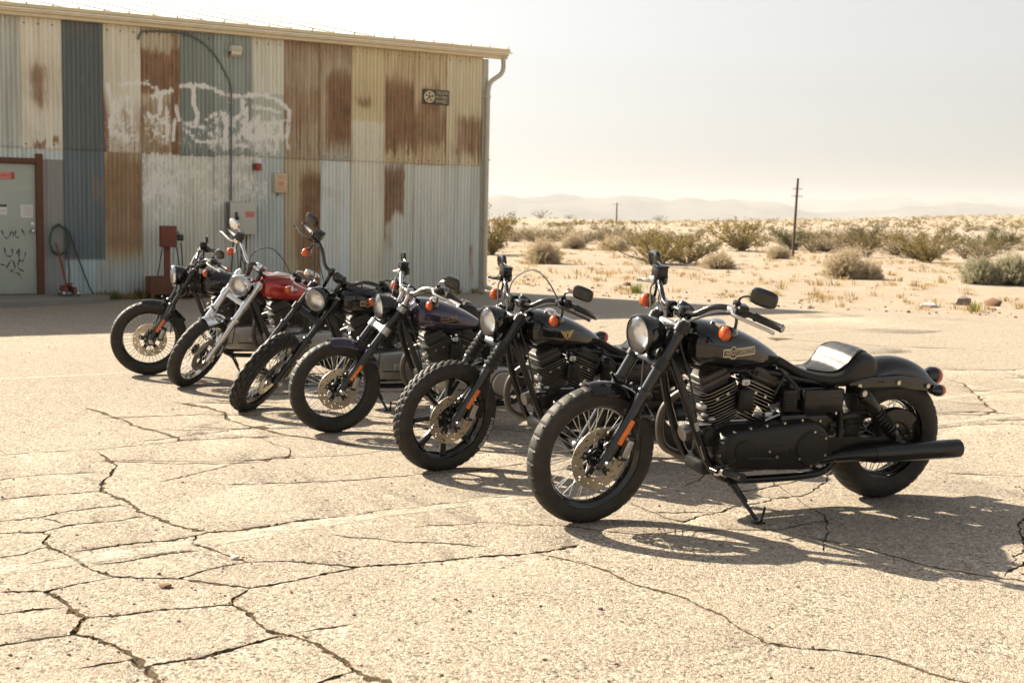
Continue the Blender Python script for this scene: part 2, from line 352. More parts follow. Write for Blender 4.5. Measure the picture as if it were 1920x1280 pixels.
def build_lot():
    rnd = random.Random(5)
    V = []; E = []; Z = {}
    def addv(x, y, z=0.0):
        V.append(Vector((x, y))); Z[len(V)-1] = z; return len(V)-1
    edge = []
    for (ax, ay), (bx, by) in zip(LOT_EDGE, LOT_EDGE[1:]):
        k = max(2, int(math.hypot(bx-ax, by-ay)/.35)) if -3 < ax < 25 else 3
        for i in range(k):
            t = i/k; w = rnd.uniform(-.16, .16) + .45*noise.noise(((ax+(bx-ax)*t)*.5, (ay+(by-ay)*t)*.5, 6.6))
            edge.append((ax+(bx-ax)*t+w, ay+(by-ay)*t+w+rnd.uniform(-.10, .10)))
    poly = edge + [LOT_EDGE[-1], (-40,-8), (60,-8)]
    ids = [addv(*p) for p in poly]
    E += [(a, b) for a, b in zip(ids, ids[1:]+ids[:1])]
    far_cracks = []
    for k in range(60):            # faint old cracks over the rest of the lot
        y = rnd.uniform(4.6, 17); x = rnd.uniform(-.35, .42)*y; a = rnd.gauss(.35, .5); ln = rnd.uniform(.8, 3.2); p = [(x, y)]
        for q in range(int(ln/.35)): a += rnd.gauss(0, .28); x += math.cos(a)*.35; y += math.sin(a)*.35; p.append((x, y))
        far_cracks.append((rnd.uniform(.4, 1.0), p))
    for w, pts in CRACKS + far_cracks:
        # resample with a random walk sideways, so the crack is ragged
        P = [Vector(p) for p in pts]; line = []
        for a, b in zip(P, P[1:]):
            step = .019 if a.y < 7 else (.05 if a.y < 13 else .2)
            k = max(1, int((b-a).length/step)); n = (b-a).orthogonal().normalized() if (b-a).length > 0 else Vector((1,0))
            amp = min(.03, (b-a).length*.05)
            for i in range(k):
                t = i/k; q = a.lerp(b, t)
                s = noise.noise((q.x*7, q.y*7, w))*amp*1.3 + noise.noise((q.x*26, q.y*26, w+4))*amp*.7
                line.append(q + n*s)
        line.append(P[-1])
        far = P[0].y > 9
        Lf, Ct, Rt = [], [], []
        for i, q in enumerate(line):
            t = (line[min(i+1, len(line)-1)] - line[max(i-1, 0)]); n = t.orthogonal().normalized() if t.length > 1e-7 else Vector((1, 0))
            e = min(1, i/3, (len(line)-1-i)/3)
            hw = (.0029+w*.0020)*(.45+.9*abs(noise.noise((q.x*9, q.y*9, 2.2)))*1.6 + rnd.uniform(0, .5))*(2.1 if far else 1.05)
            hw = max(.0026, hw*e*(1+1.1*abs(t.normalized().x) if t.length > 1e-7 else 1))
            Lf.append(addv(*(q+n*hw*rnd.uniform(.25,1.55)))); Rt.append(addv(*(q-n*hw*rnd.uniform(.25,1.55))))
            Ct.append(addv(q.x, q.y, -.015*min(1.0, w)*(.4+.6*rnd.random()) - .003))
        for A in (Lf, Ct, Rt): E += list(zip(A, A[1:]))
        E += [(Lf[0],Ct[0]),(Ct[0],Rt[0]),(Lf[-1],Ct[-1]),(Ct[-1],Rt[-1])]
    r = geometry.delaunay_2d_cdt(V, E, [], 0, 1e-6)
    ov, fs, orig = r[0], r[2], r[3]
    zs = []
    for i, o in enumerate(orig):
        zs.append(min([Z[k] for k in o]) if o else -.004)
    for f in fs:                     # where crossing cracks leave a long sliver, keep the surface flat
        if min(zs[i] for i in f) < -.001:
            if max((ov[f[k]]-ov[f[k-1]]).length for k in range(3)) > (.12 if ov[f[0]].y < 8 else .26):
                for i in f: zs[i] = 0.0
    # inside test against the lot polygon
    def inside(x, y):
        c = False; j = len(poly)-1
        for i in range(len(poly)):
            xi, yi = poly[i]; xj, yj = poly[j]
            if (yi > y) != (yj > y) and x < (xj-xi)*(y-yi)/(yj-yi)+xi: c = not c
            j = i
        return c
    b = MB(); b.v = [(v.x, v.y, z) for v, z in zip(ov, zs)]
    for f in fs:
        cx = sum(ov[i].x for i in f)/3; cy = sum(ov[i].y for i in f)/3
        if cy > 15 and not inside(cx, cy): continue
        b.f.append(tuple(f)); b.m.append(1 if min(zs[i] for i in f) < -.001 else 0); b.sm.append(False)
    o = b.build('asphalt_lot', [M['asphalt'], M['crack']]); return tag(o, kind='structure')
lot = build_lot()

def line_material():
    m, nt, b = new_mat('worn_line_paint'); p = pos(nt)
    n1 = noise_tex(nt, p, 9, 6, .7); n2 = noise_tex(nt, p, 70, 3, .7)
    b.inputs['Base Color'].default_value = (.56,.50,.41,1); b.inputs['Roughness'].default_value = .85
    f = mth(nt, 'MULTIPLY', ramp(nt, n1, [(.34, 0), (.60, .66)]), ramp(nt, n2, [(.35, .2), (.6, 1)]))
    L(nt, f, b.inputs['Alpha']); return m
M['line'] = line_material()
for i, pts in enumerate(LINES):
    b = MB(); P = [Vector(p+(0,)) for p in pts]; vs = []; off = (.085, 0, 0, .0, 0)[i]
    for k, q in enumerate(P):
        t = (P[min(k+1, len(P)-1)]-P[max(k-1, 0)]).normalized(); n = Vector((-t.y, t.x, 0))
        vs += [q-n*(.045+off)+Vector((0,0,.004)), q+n*(.055-off*.8)+Vector((0,0,.004))]
    b.add(vs, [(2*k, 2*k+1, 2*k+3, 2*k+2) for k in range(len(P)-1)])
    tag(b.build('parking_line', M['line']), kind='structure')

# ------------------------------------------------------------------ desert
def sand_material():
    m, nt, b = new_mat('desert_sand'); p = pos(nt)
    n1 = noise_tex(nt, p, .25, 6, .6); n2 = noise_tex(nt, p, 2.2, 6, .65); n3 = noise_tex(nt, p, 30, 4, .65)
    far = noise_tex(nt, scaled(nt, p, (.05,.05,.05)), 1.0, 8, .7)
    c = mix(nt, n1, (0.2830,0.2342,0.1828), (0.3724,0.3205,0.2597))
    c = mix(nt, ramp(nt, n2, [(.44, 0), (.66, .8)]), c, (0.2979,0.2220,0.1346))       # dead grass stain
    c = mix(nt, ramp(nt, n3, [(.55, 0), (.72, .55)]), c, (0.1862,0.1561,0.1250))      # gravel
    c = mix(nt, ramp(nt, far, [(.52, 0), (.68, .45)]), c, (0.2458,0.2055,0.1443))
    L(nt, c, b.inputs['Base Color']); b.inputs['Roughness'].default_value = .95; b.inputs['Specular IOR Level'].default_value = .15
    bump(nt, mth(nt, 'ADD', mth(nt, 'MULTIPLY', n3, .4), n2), .7, .08, b); return m
M['sand'] = sand_material()
def build_desert():
    A = []
    a = -40.0
    while a < 60: A.append(a); a += .32
    while a < 320: A.append(a); a += 7.0
    rings = [0.5]; r = 0.5
    while r < 16: r *= 1.35; rings.append(min(r, 16))
    while r < 60: r += .45 if r < 34 else 1.1; rings.append(r)
    while r < 3200: r *= 1.035; rings.append(r)
    rings += [5000, 9000]
    b = MB(); na = len(A)
    for r in rings:
        for t in A:
            x, y = r*math.sin(R(t)), r*math.cos(R(t)); b.v.append((x, y, terrain_z(x, y) if r < 4000 else -6))
    b.v.append((0, 0, -.08)); c = len(b.v)-1
    for i in range(len(rings)-1):
        for j in range(na):
            k = (j+1) % na; b.f.append((i*na+j, (i+1)*na+j, (i+1)*na+k, i*na+k))
    for j in range(na): b.f.append((c, j, (j+1) % na))
    b.m = [0]*len(b.f); b.sm = [True]*len(b.f)
    return tag(b.build('desert_ground', M['sand']), kind='structure')
build_desert()

def hill_material():
    m, nt, b = new_mat('hill_rock'); p = pos(nt)
    n1 = noise_tex(nt, scaled(nt, p, (.004,.004,.012)), 1, 7, .65)
    L(nt, mix(nt, ramp(nt, n1, [(.35, 0), (.65, 1)]), (.075,.065,.06), (.19,.16,.135)), b.inputs['Base Color'])
    b.inputs['Roughness'].default_value = 1; b.inputs['Specular IOR Level'].default_value = 0; return m
M['hill'] = hill_material()
def build_hills(name, D, depth, hfun, seed):
    b = MB(); nx, ny = 260, 14
    for j in range(ny+1):
        for i in range(nx+1):
            t = -.42 + 1.02*i/nx; d = D + depth*j/ny; x = t*d; y = d
            prof = math.sin(math.pi*min(1, (j/ny)*1.25)*.5) if j/ny < .8 else max(0, 1-(j/ny-.8)/.2*.6)
            h = hfun(t)*(1+.22*noise.fractal((t*26, seed, j*.02), 1, 2, 5)) * prof
            h += noise.noise((x*.004, y*.004, seed))*h*.35
            b.v.append((x, y, -8 + max(0, h)))
    for j in range(ny):
        for i in range(nx):
            a = j*(nx+1)+i; b.f.append((a, a+1, a+nx+2, a+nx+1))
    b.m = [0]*len(b.f); b.sm = [True]*len(b.f)
    return tag(b.build(name, M['hill']), kind='structure')
def h_main(t):   # main range: high on the left, sinking towards the right
    return 94*(1-smooth(.09, .24, t)) + 56*smooth(.10, .2, t) + 46*smooth(.22, .40, t) + 8*math.sin(t*40)
def h_far(t): return 84 + 50*smooth(.13, .3, t) + 14*math.sin(t*23+1) + 18*smooth(.33, .4, t)
build_hills('distant_hills', 4300, 900, h_main, 4.2)
build_hills('far_mountains', 6000, 1200, h_far, 9.6)

hz = MB().box((0, 3400, 72), (17000, 8000, 168))
m = bpy.data.materials.new('desert_haze'); m.use_nodes = True; nt = m.node_tree; nt.nodes.clear()
vo = N(nt, 'ShaderNodeVolumePrincipled'); vo.inputs['Color'].default_value = (.76,.765,.77,1); vo.inputs['Density'].default_value = .00019
vo.inputs['Anisotropy'].default_value = .1
L(nt, vo.outputs[0], N(nt, 'ShaderNodeOutputMaterial').inputs['Volume'])
haze = tag(hz.build('haze', m), kind='stuff')
# ------------------------------------------------------------------ shed
CORNER = Vector((-.565, 23.92, 0)); WALL = R(30.36)
SHED_M = Matrix.Translation(CORNER) @ Matrix.Rotation(WALL, 4, 'Z')    # local: x along the wall to the right, -y outwards
EAVE, SEAM = 4.33, 2.34
def sheet_material():
    m, nt, b = new_mat('weathered_corrugated_iron'); p = pos(nt)
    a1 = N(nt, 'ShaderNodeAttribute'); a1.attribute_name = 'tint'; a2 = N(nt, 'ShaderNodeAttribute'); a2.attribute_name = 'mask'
    sp = N(nt, 'ShaderNodeSeparateColor'); L(nt, a2.outputs['Color'], sp.inputs[0])
    co = objco(nt)
    streak = mth(nt, 'ADD', mth(nt, 'MULTIPLY', mth(nt, 'SUBTRACT', noise_tex(nt, scaled(nt, co, (26, 26, 1.1)), 1, 5, .65), .5), 1.9), .5); streak2 = noise_tex(nt, scaled(nt, co, (9, 9, .5)), 1, 4, .6)
    spang = mth(nt, 'ADD', mth(nt, 'MULTIPLY', mth(nt, 'SUBTRACT', noise_tex(nt, co, 42, 5, .75), .5), 1.6), .5); blot = noise_tex(nt, co, 3.3, 6, .65)
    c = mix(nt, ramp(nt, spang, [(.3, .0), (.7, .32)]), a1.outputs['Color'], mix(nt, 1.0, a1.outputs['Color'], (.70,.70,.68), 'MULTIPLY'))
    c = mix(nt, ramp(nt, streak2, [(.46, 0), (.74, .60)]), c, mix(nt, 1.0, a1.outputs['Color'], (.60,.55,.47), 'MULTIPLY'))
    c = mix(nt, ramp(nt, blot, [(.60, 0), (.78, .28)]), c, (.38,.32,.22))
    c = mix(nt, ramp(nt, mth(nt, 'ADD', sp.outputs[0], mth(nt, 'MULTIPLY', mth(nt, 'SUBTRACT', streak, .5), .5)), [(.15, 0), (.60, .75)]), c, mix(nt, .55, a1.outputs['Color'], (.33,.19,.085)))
    # rust: the painted-on amount decides how much of the noise turns to rust
    th = mth(nt, 'SUBTRACT', mth(nt, 'ADD', mth(nt, 'MULTIPLY', streak, .62), mth(nt, 'MULTIPLY', spang, .38)), mth(nt, 'SUBTRACT', .72, sp.outputs[0]))
    rf = ramp(nt, th, [(.24, 0), (.46, .55), (.72, .92)])
    rc = mix(nt, ramp(nt, blot, [(.3, 0), (.7, 1)]), (.125,.055,.027), (.31,.16,.078))
    rc = mix(nt, ramp(nt, streak, [(.45, 0), (.7, .6)]), rc, (.40,.26,.14))
    c = mix(nt, rf, c, rc)
    # faded spray paint
    pf = ramp(nt, mth(nt, 'ADD', sp.outputs[1], mth(nt, 'MULTIPLY', mth(nt, 'SUBTRACT', mth(nt, 'ADD', mth(nt, 'MULTIPLY', noise_tex(nt, scaled(nt, co, (15, 15, 8)), 1, 5, .7), .75), mth(nt, 'MULTIPLY', spang, .25)), .5), 3.4)), [(.26, 0), (.56, .95)])
    pf = mth(nt, 'MULTIPLY', pf, ramp(nt, sp.outputs[1], [(.03, 0), (.22, 1)]))
    c = mix(nt, pf, c, (.84,.82,.76))
    L(nt, c, b.inputs['Base Color'])
    L(nt, ramp(nt, rf, [(0, .52), (1, .9)]), b.inputs['Roughness']); b.inputs['Metallic'].default_value = .0
    b.inputs['Specular IOR Level'].default_value = .4
    bump(nt, mth(nt, 'ADD', mth(nt, 'MULTIPLY', spang, .5), streak), .25, .004, b); return m
M['sheet'] = sheet_material()
M['roof'] = simple('white_painted_roof', (.86,.85,.82), .38, 0, 0, .1, 3)
M['trim'] = simple('cream_trim_paint', (.68,.58,.39), .55, 0, 0, .18, 6, .1, 40)
M['trim_grey'] = simple('grey_trim_paint', (.50,.47,.38), .55, 0, 0, .2, 6)
M['door'] = simple('grey_green_door_paint', (.38,.41,.345), .5, 0, 0, .14, 9, .1, 50)
M['rusty'] = simple('rusty_steel', (.12,.047,.024), .85, 0, 0, .55, 14, .4, 60)
M['redbrown'] = simple('red_brown_paint', (.17,.045,.025), .7, 0, 0, .35, 12, .2, 50)
M['red_enamel'] = simple('red_enamel', (.34,.035,.022), .5, 0, 0, .25, 20)
M['box_grey'] = simple('grey_box_paint', (.50,.50,.42), .5, 0, 0, .14, 12)
M['box_grey_dark'] = simple('dark_grey_paint', (.12,.13,.13), .5, 0, 0, .2, 12)
M['sign_pale'] = simple('faded_sign_board', (.60,.47,.29), .6, 0, 0, .12, 16)
M['sign_dark'] = simple('dark_sign_board', (.055,.045,.032), .6, 0, 0, .25, 16)
M['paper'] = simple('paper', (.66,.65,.60), .8, 0, 0, .08, 30)
M['pink_print'] = simple('faded_red_print', (.62,.25,.19), .6, 0, 0, .2, 30)
M['hose_green'] = simple('green_hose', (.035,.06,.05), .5, 0, 0, .25, 12)
M['hose_black'] = simple('black_hose', (.018,.018,.018), .5, 0, 0, .25, 12)
M['concrete'] = simple('old_concrete', (.20,.185,.155), .9, 0, 0, .25, 2.2, .4, 40)
M['lamp_glass'] = simple('lamp_lens', (.66,.58,.45), .3, 0, 0, .1, 20)
M['inner_dark'] = simple('dark_timber', (.05,.04,.03), .9, 0, 0, .2, 8)

UP = [9.42,8.80,8.168,7.515,6.931,6.313,5.719,5.126,4.506,3.906,3.289,2.695,2.084,1.488,.866,.09]
GREY=(.46,.48,.43); DARK=(.115,.135,.135); CREAM=(.76,.70,.56); LIGHT=(.68,.67,.56); TAN=(.48,.42,.30); BLUE=(.5,.54,.5); DGREEN=(.22,.25,.22)
def band(z, a, b, s=.12): return smooth(a-s, a+s, z)*(1-smooth(b-s, b+s, z))
def nz(u, z, fu=5, fz=1.2, k=0): return noise.noise((u*fu, z*fz, k))*.5+.5
# graffiti: strokes in (u from the corner, height); unreadable faded tags
STROKES = []
def S(*p, w=.05): STROKES.append(([Vector(q) for q in p], w*.62))
def G(x, y):     # zoomed sketch coordinates 0..1920 x 0..864 to wall (u, z)
    f = x/1920.0; u = 7.02 - f*3.52; return (u, 3.61 - (y/864.0)*1.33 + .02*f)
S(G(105,150),G(118,290),G(150,430),G(120,560),G(130,650), w=.045)
S(G(150,640),G(250,655),G(360,650), w=.04)
S(G(265,270),G(262,430),G(310,440), w=.045)
S(G(200,160),G(290,130),G(440,110),G(480,150), w=.045)
S(G(150,320),G(160,430),G(210,440), w=.035)
S(G(490,250),G(560,215),G(650,180), w=.06); S(G(510,160),G(560,230),G(545,420), w=.05)
S(G(450,440),G(560,480),G(590,520), w=.05); S(G(610,350),G(615,520),G(610,690), w=.05)
S(G(490,600),G(530,640),G(600,660), w=.05); S(G(680,470),G(665,690), w=.04); S(G(690,350),G(720,480), w=.05)
S(G(740,130),G(860,110),G(960,115),G(1060,150),G(1130,190),G(1300,200),G(1400,175),G(1500,165),G(1600,200),G(1700,270),G(1745,330),G(1735,460),G(1720,620),G(1735,740), w=.055)
S(G(850,140),G(850,300),G(880,400),G(870,520), w=.06); S(G(800,520),G(850,550),G(930,540), w=.06); S(G(790,600),G(840,650), w=.05)
S(G(960,460),G(1050,400), w=.03); S(G(980,620),G(1060,580), w=.03); S(G(880,690),G(960,700),G(1090,700),G(1120,750),G(1330,720), w=.055)
S(G(1110,390),G(1150,500),G(1130,650), w=.06); S(G(1180,390),G(1150,470), w=.05); S(G(1230,440),G(1290,380),G(1320,240), w=.06)
S(G(1300,260),G(1330,420),G(1300,540),G(1330,620),G(1500,620),G(1480,500),G(1380,470),G(1340,560), w=.09)
S(G(1400,300),G(1500,310),G(1660,350), w=.05); S(G(1450,400),G(1440,620),G(1400,690), w=.07); S(G(1540,490),G(1560,620),G(1640,620), w=.07)
S(G(1640,580),G(1620,700),G(1600,790), w=.05); S(G(1560,470),G(1690,440), w=.05); S(G(1660,480),G(1680,640), w=.06)
def seg_d(p, a, b):
    ab = b-a; t = max(0, min(1, (p-a).dot(ab)/max(1e-9, ab.length_squared))); return (a+ab*t-p).length
def paint_at(u, z):
    v = 0
    if 2.3 < z < 3.6 and 3.4 < u < 7.1:
        p = Vector((u, z))
        for pts, w in STROKES:
            for a, b in zip(pts, pts[1:]):
                d = seg_d(p, a, b)
                if d < w*2: v = max(v, 1-max(0, d/w-.55)*1.1)
        v *= (.50+.70*nz(u, z, 8, 5, 8))*(.92+.08*math.cos(2*math.pi*u/.068))
    if 2.36 < z < 3.3:                     # patchy overspray and drips inside the tag
        m_ = band(u, 4.0, 5.15, .12)*band(z, 2.42, 3.02, .1)+.8*band(u, 6.35, 6.85, .1)*band(z, 2.45, 3.25, .1)+.7*band(u, 5.8, 6.3, .1)*band(z, 2.45, 2.95, .1)+.45*band(u, 5.15, 5.7, .1)*band(z, 2.4, 2.9, .1)
        v = max(v, m_*max(0, nz(u, z, 9, 4.5, 61)*.75+nz(u, z, 24, 5, 62)*.45-.18))
    if z < 2.34 and 4.2 < u < 6.3:        # rubbed-out patches below
        v = max(v, .62*nz(u, z, 3.2, 3.2, 21)*smooth(1.1, 1.7, z)+.12*band(u, 5.7, 6.2, .1))
    return max(0, min(1, v))
def sheet_spec(row, i, u, z):
    """colour and rust of the sheet i (0 = leftmost) at wall position u, z"""
    c, r = GREY, 0.0
    f = (UP[i]-u)/(UP[i]-UP[i+1])         # 0 at the sheet's left edge
    n = nz(u, z); n2 = nz(u, z, 9, 2.5, 5)
    if row == 1:
        if i in (0, 1): c = (0.469,0.497,0.454); r = .12+.2*band(z, 4.1, 4.4)
        elif i == 2: c = CREAM; r = .30*band(z, 3.1, 3.7, .3)+.42*band(z, 2.95, 3.55, .15)*band(f, .30, .62, .1)+.30*band(z, 2.3, 3.2)*n2+.55*band(z, 2.36, 2.50, .04)*band(f, .3, .95, .1)*(n2 > .45)+.1
        elif i == 3: c = DARK; r = .05+.35*band(z, 4.15, 4.4, .1)*n
        elif i == 4: c = CREAM; r = .12+.35*(1-smooth(2.6, 3.4, z))+.5*band(f, 0, .14, .05)*(1-smooth(3, 3.6, z))+.25*band(z, 2.5, 3.1)*n2
        elif i == 5: c = TAN; r = .18+.78*band(z, 3.30, 3.95, .12)*(.8+.3*n)+.45*(1-smooth(2.9, 3.4, z))*(.5+.8*n2)+.5*band(f, .82, 1, .06)
        elif i == 6: c = DGREEN; r = .06
        elif i == 7: c = (0.312,0.348,0.312); r = .08
        elif i == 8: c = LIGHT if z > 3.4 else (.48,.50,.44); r = .16+.15*smooth(4.0, 4.3, z)
        elif i == 9: c = TAN; r = .40+.22*n+.25*smooth(3.9, 4.3, z)+.25*band(z, 2.9, 3.5)*n2
        elif i == 10: c = TAN if z > 2.5 else GREY; r = .40+.58*band(z, 2.62, 3.75, .2)*smooth(.12, .42, f)*(.8+.3*n)+.25*smooth(3.8, 4.3, z)
        elif i == 11: c = (0.625,0.532,0.327) if z > 2.98+.1*n2 else (.74,.67,.52); r = .22+.20*band(z, 3.2, 3.8)*n+.45*band(z, 3.3, 3.5, .1)*band(f, .15, .6, .1)+.2*smooth(4.0, 4.3, z)
        elif i == 12: c = (0.653,0.540,0.341); r = .42+.55*band(z, 2.66, 3.75, .22)*(.75+.4*n)+.30*band(z, 2.45, 2.8, .1)*n2*2*(n2 > .5)
        elif i == 13: c = (0.625,0.525,0.341); r = .42+.45*band(z, 2.62, 3.35, .25)*(.6+.6*n2)+.35*band(z, 3.3, 3.7, .1)*band(f, .3, .8, .1)
        else: c = (0.710,0.625,0.440); r = .34+.50*band(z, 2.45, 3.2, .18)*smooth(.1, .5, f)*(.5+.8*n2)
    else:
        low = 1-smooth(.55, .85, z+.2*n)
        if i in (0, 1, 2) : c = (0.511,0.568,0.540); r = .12
        elif i == 3:
            c = (0.121,0.149,0.156) if z > .60 else (.42,.50,.49); r = .05+.42*band(z, 1.55, 1.95, .12)*band(f, .70, .98, .07)+.45*band(f, .90, 1, .05)*band(z, .1, .55)
        elif i == 4: c = tuple(a*(1-low)+b*low for a, b in zip((.42,.355,.225), (.42,.46,.43))); r = .42+.38*band(z, .75, 2.2, .2)*(.55+.6*n)-.2*low
        elif i == 5: c = (0.568,0.575,0.497); r = .10+.25*band(f, 0, .12, .04)
        elif i == 6: c = (0.611,0.596,0.490); r = .10
        elif i == 7: c = (0.568,0.568,0.483); r = .12
        elif i == 8: c = (0.469,0.504,0.469); r = .10
        elif i == 9: c = (0.483,0.412,0.270); r = .32+.62*(1-smooth(1.95, 2.3, z))*smooth(.25, .6, f+.25*(n-.5))*(.85+.3*n)-.1*low
        elif i == 10: c = (0.625,0.653,0.625); r = .06+.30*band(z, 1.60, 1.85, .06)*band(f, .1, .7, .1)+.25*band(f, 0, .1, .04)
        elif i == 11: c = (0.667,0.625,0.490); r = .10+.3*band(f, .85, 1, .05)*n
        elif i == 12: c = (0.568,0.568,0.483); r = .12+.85*band(z, 1.45, 2.34, .14)*band(f, -.2, .72, .05)*(.85+.3*n)+.62*band(z, .75, 1.6, .25)*band(f, .0, .35, .1)*n2*1.5
        elif i == 13: c = (0.596,0.596,0.525); r = .10+.28*band(f, .93, 1, .03)*n2*1.6
        else: c = (0.554,0.568,0.511); r = .10+.5*band(f, .70, .82, .04)*band(z, .2, .95, .15)
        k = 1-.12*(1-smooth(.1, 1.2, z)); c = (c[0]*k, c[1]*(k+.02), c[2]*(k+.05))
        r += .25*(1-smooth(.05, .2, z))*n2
    if row == 1 and i >= 9: r += .40*band(z, 2.36, 3.1, .2)*smooth(.56, .72, nz(u, 0, 34, 0, 71))
    r += .22*(1-smooth(0, .05, min(f, 1-f)))*nz(u, z, 1, 2.2, 31) + .35*max(0, n2-.62)*2*nz(u, z, 2, .8, 44)
    return c, max(0, min(1, r))
shed = empty('corrugated_shed', 'long shed clad in patchwork rusted corrugated iron sheets', 'shed', M=SHED_M)
DOOR_L, DOOR_R, DOOR_TOP = 8.87, 7.93, 2.085
def make_sheet(row, i):
    u0, u1 = UP[i], UP[i+1]-.035 if i < len(UP)-2 else UP[i+1]
    z0, z1 = (SEAM-.02, EAVE) if row else (0.0, SEAM+.03)
    if not row and i in (1, 2):            # over the doorway
        z0 = DOOR_TOP+.08
    off = .012 + (.012 if row else 0) + (.006 if i % 2 else 0)
    cols = int((u0-u1)/.0114)+1; rows = max(3, int((z1-z0)/.045))
    vs = []; tint = []; mask = []
    segs = [(u0, u1, z0, z1)]
    for k in range(rows+1):
        z = z0+(z1-z0)*k/rows; zc = z
        if k == 0 and row: zc = z+noise.noise((i*3.1, 0, 0))*.03
        for j in range(cols+1):
            u = u0+(u1-u0)*j/cols
            y = -off-.013*(1+math.cos(2*math.pi*u/.068)) + .006*noise.noise((u*.9, z*.8, i))
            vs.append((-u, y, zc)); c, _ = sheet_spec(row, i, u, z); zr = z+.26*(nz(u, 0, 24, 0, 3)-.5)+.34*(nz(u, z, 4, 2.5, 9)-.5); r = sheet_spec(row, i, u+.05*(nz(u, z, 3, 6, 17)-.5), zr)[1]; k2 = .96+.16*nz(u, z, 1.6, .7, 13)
            k2 *= 1-.35*(1-smooth(0, .03, min(abs(u-UP[i]), 1)))-.30*(1-smooth(.0, .03, z-z0))*row-.25*smooth(z1-.06, z1, z)*row  # sheet edges painted darker to draw the shadow gaps at the laps
            k2 *= 1.17*(1-.20*(.5-.5*math.cos(2*math.pi*u/.068)))*(.93+.14*nz(u, z, 30, .35, 51))*1.09; tint.append((min(.84, c[0]*k2), min(.82, c[1]*k2), min(.74, c[2]*k2), 1)); mask.append((r, paint_at(u, z), 0, 1))  # wave valleys darkened in the tint, standing in for the shading of the corrugation
    n = cols+1
    fs = [(a*n+j, a*n+j+1, (a+1)*n+j+1, (a+1)*n+j) for a in range(rows) for j in range(cols)]
    me = bpy.data.meshes.new('wall_sheet'); me.from_pydata(vs, [], fs); me.materials.append(M['sheet'])
    me.polygons.foreach_set('use_smooth', [True]*len(fs))
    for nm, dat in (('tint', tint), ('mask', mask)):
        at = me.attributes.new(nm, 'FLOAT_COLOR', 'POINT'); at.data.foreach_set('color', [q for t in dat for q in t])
    return link('wall_sheet', me, shed)
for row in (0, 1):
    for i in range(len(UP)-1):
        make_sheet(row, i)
# the lower sheet left of the door, and the sliver between the frame and the dark sheet
# (i == 2 ends over the doorway; the strip right of the frame is its own offcut)
def strip(u0, u1, z0, z1, c):
    b = MB(); cols = max(2, int((u0-u1)/.0114)); vs = []
    for k in range(30):
        z = z0+(z1-z0)*k/29
        for j in range(cols+1):
            u = u0+(u1-u0)*j/cols; vs.append((-u, -.010-.009*(1+math.cos(2*math.pi*u/.068)), z))
    n = cols+1; me = bpy.data.meshes.new('wall_sheet')
    me.from_pydata(vs, [], [(a*n+j, a*n+j+1, (a+1)*n+j+1, (a+1)*n+j) for a in range(29) for j in range(cols)]); me.materials.append(M['sheet'])
    me.polygons.foreach_set('use_smooth', [True]*len(me.polygons))
    at = me.attributes.new('tint', 'FLOAT_COLOR', 'POINT'); at.data.foreach_set('color', [q for _ in vs for q in (c+(1,))])
    at = me.attributes.new('mask', 'FLOAT_COLOR', 'POINT'); at.data.foreach_set('color', [q for v in vs for q in (.2+.3*nz(v[0], v[2], 8, 2, 2), 0, 0, 1)])
    link('wall_sheet', me, shed)
strip(7.83, 7.50, 0, DOOR_TOP+.09, (.27,.31,.31))
for i in range(len(UP)-1):     # rows of fixing screws along the seam and the eave
    b = MB()
    for z in (SEAM+.05, EAVE-.12):
        for q in range(3): u = UP[i]-.068*(1.5+3*q); b.ball((-u, -.042, z), .012, 6)
    b.build('fixing_screw', M['rusty'], shed, kind='stuff')
# body behind the sheets: unseen side wall, skewed along the sun's bearing to shape the shed's shadow
SIDE = R(143.5)-WALL
sd = Vector((math.cos(SIDE), math.sin(SIDE), 0)); DEPTH = 15.0
def sp_(x, d, z): return (x+sd.x*d, sd.y*d, z)
b = MB(); TP = .215
prof = [(0,0),(0,EAVE-.02),(DEPTH/2,EAVE-.02+TP*DEPTH/2),(DEPTH,EAVE-.02),(DEPTH,0)]
LEFT = -13.0
vs = [sp_(-.06, d+.02, z) for d, z in prof]+[sp_(LEFT, d+.02, z) for d, z in prof]
b.add(vs, [(0,1,2,3,4),(9,8,7,6,5),(3,8,9,4)], 0, False)
b.add([(LEFT,.02,0),(-DOOR_L-.1,.02,0),(-DOOR_L-.1,.02,EAVE-.02),(LEFT,.02,EAVE-.02)], [(0,1,2,3)], 0, False)
b.add([(-DOOR_R+.1,.02,0),(-.06,.02,0),(-.06,.02,EAVE-.02),(-DOOR_R+.1,.02,EAVE-.02)], [(0,1,2,3)], 0, False)
b.add([(-DOOR_L-.1,.02,DOOR_TOP+.08),(-DOOR_R+.1,.02,DOOR_TOP+.08),(-DOOR_R+.1,.02,EAVE-.02),(-DOOR_L-.1,.02,EAVE-.02)], [(0,1,2,3)], 0, False)
b.build('wall_frame', M['trim_grey'], shed)
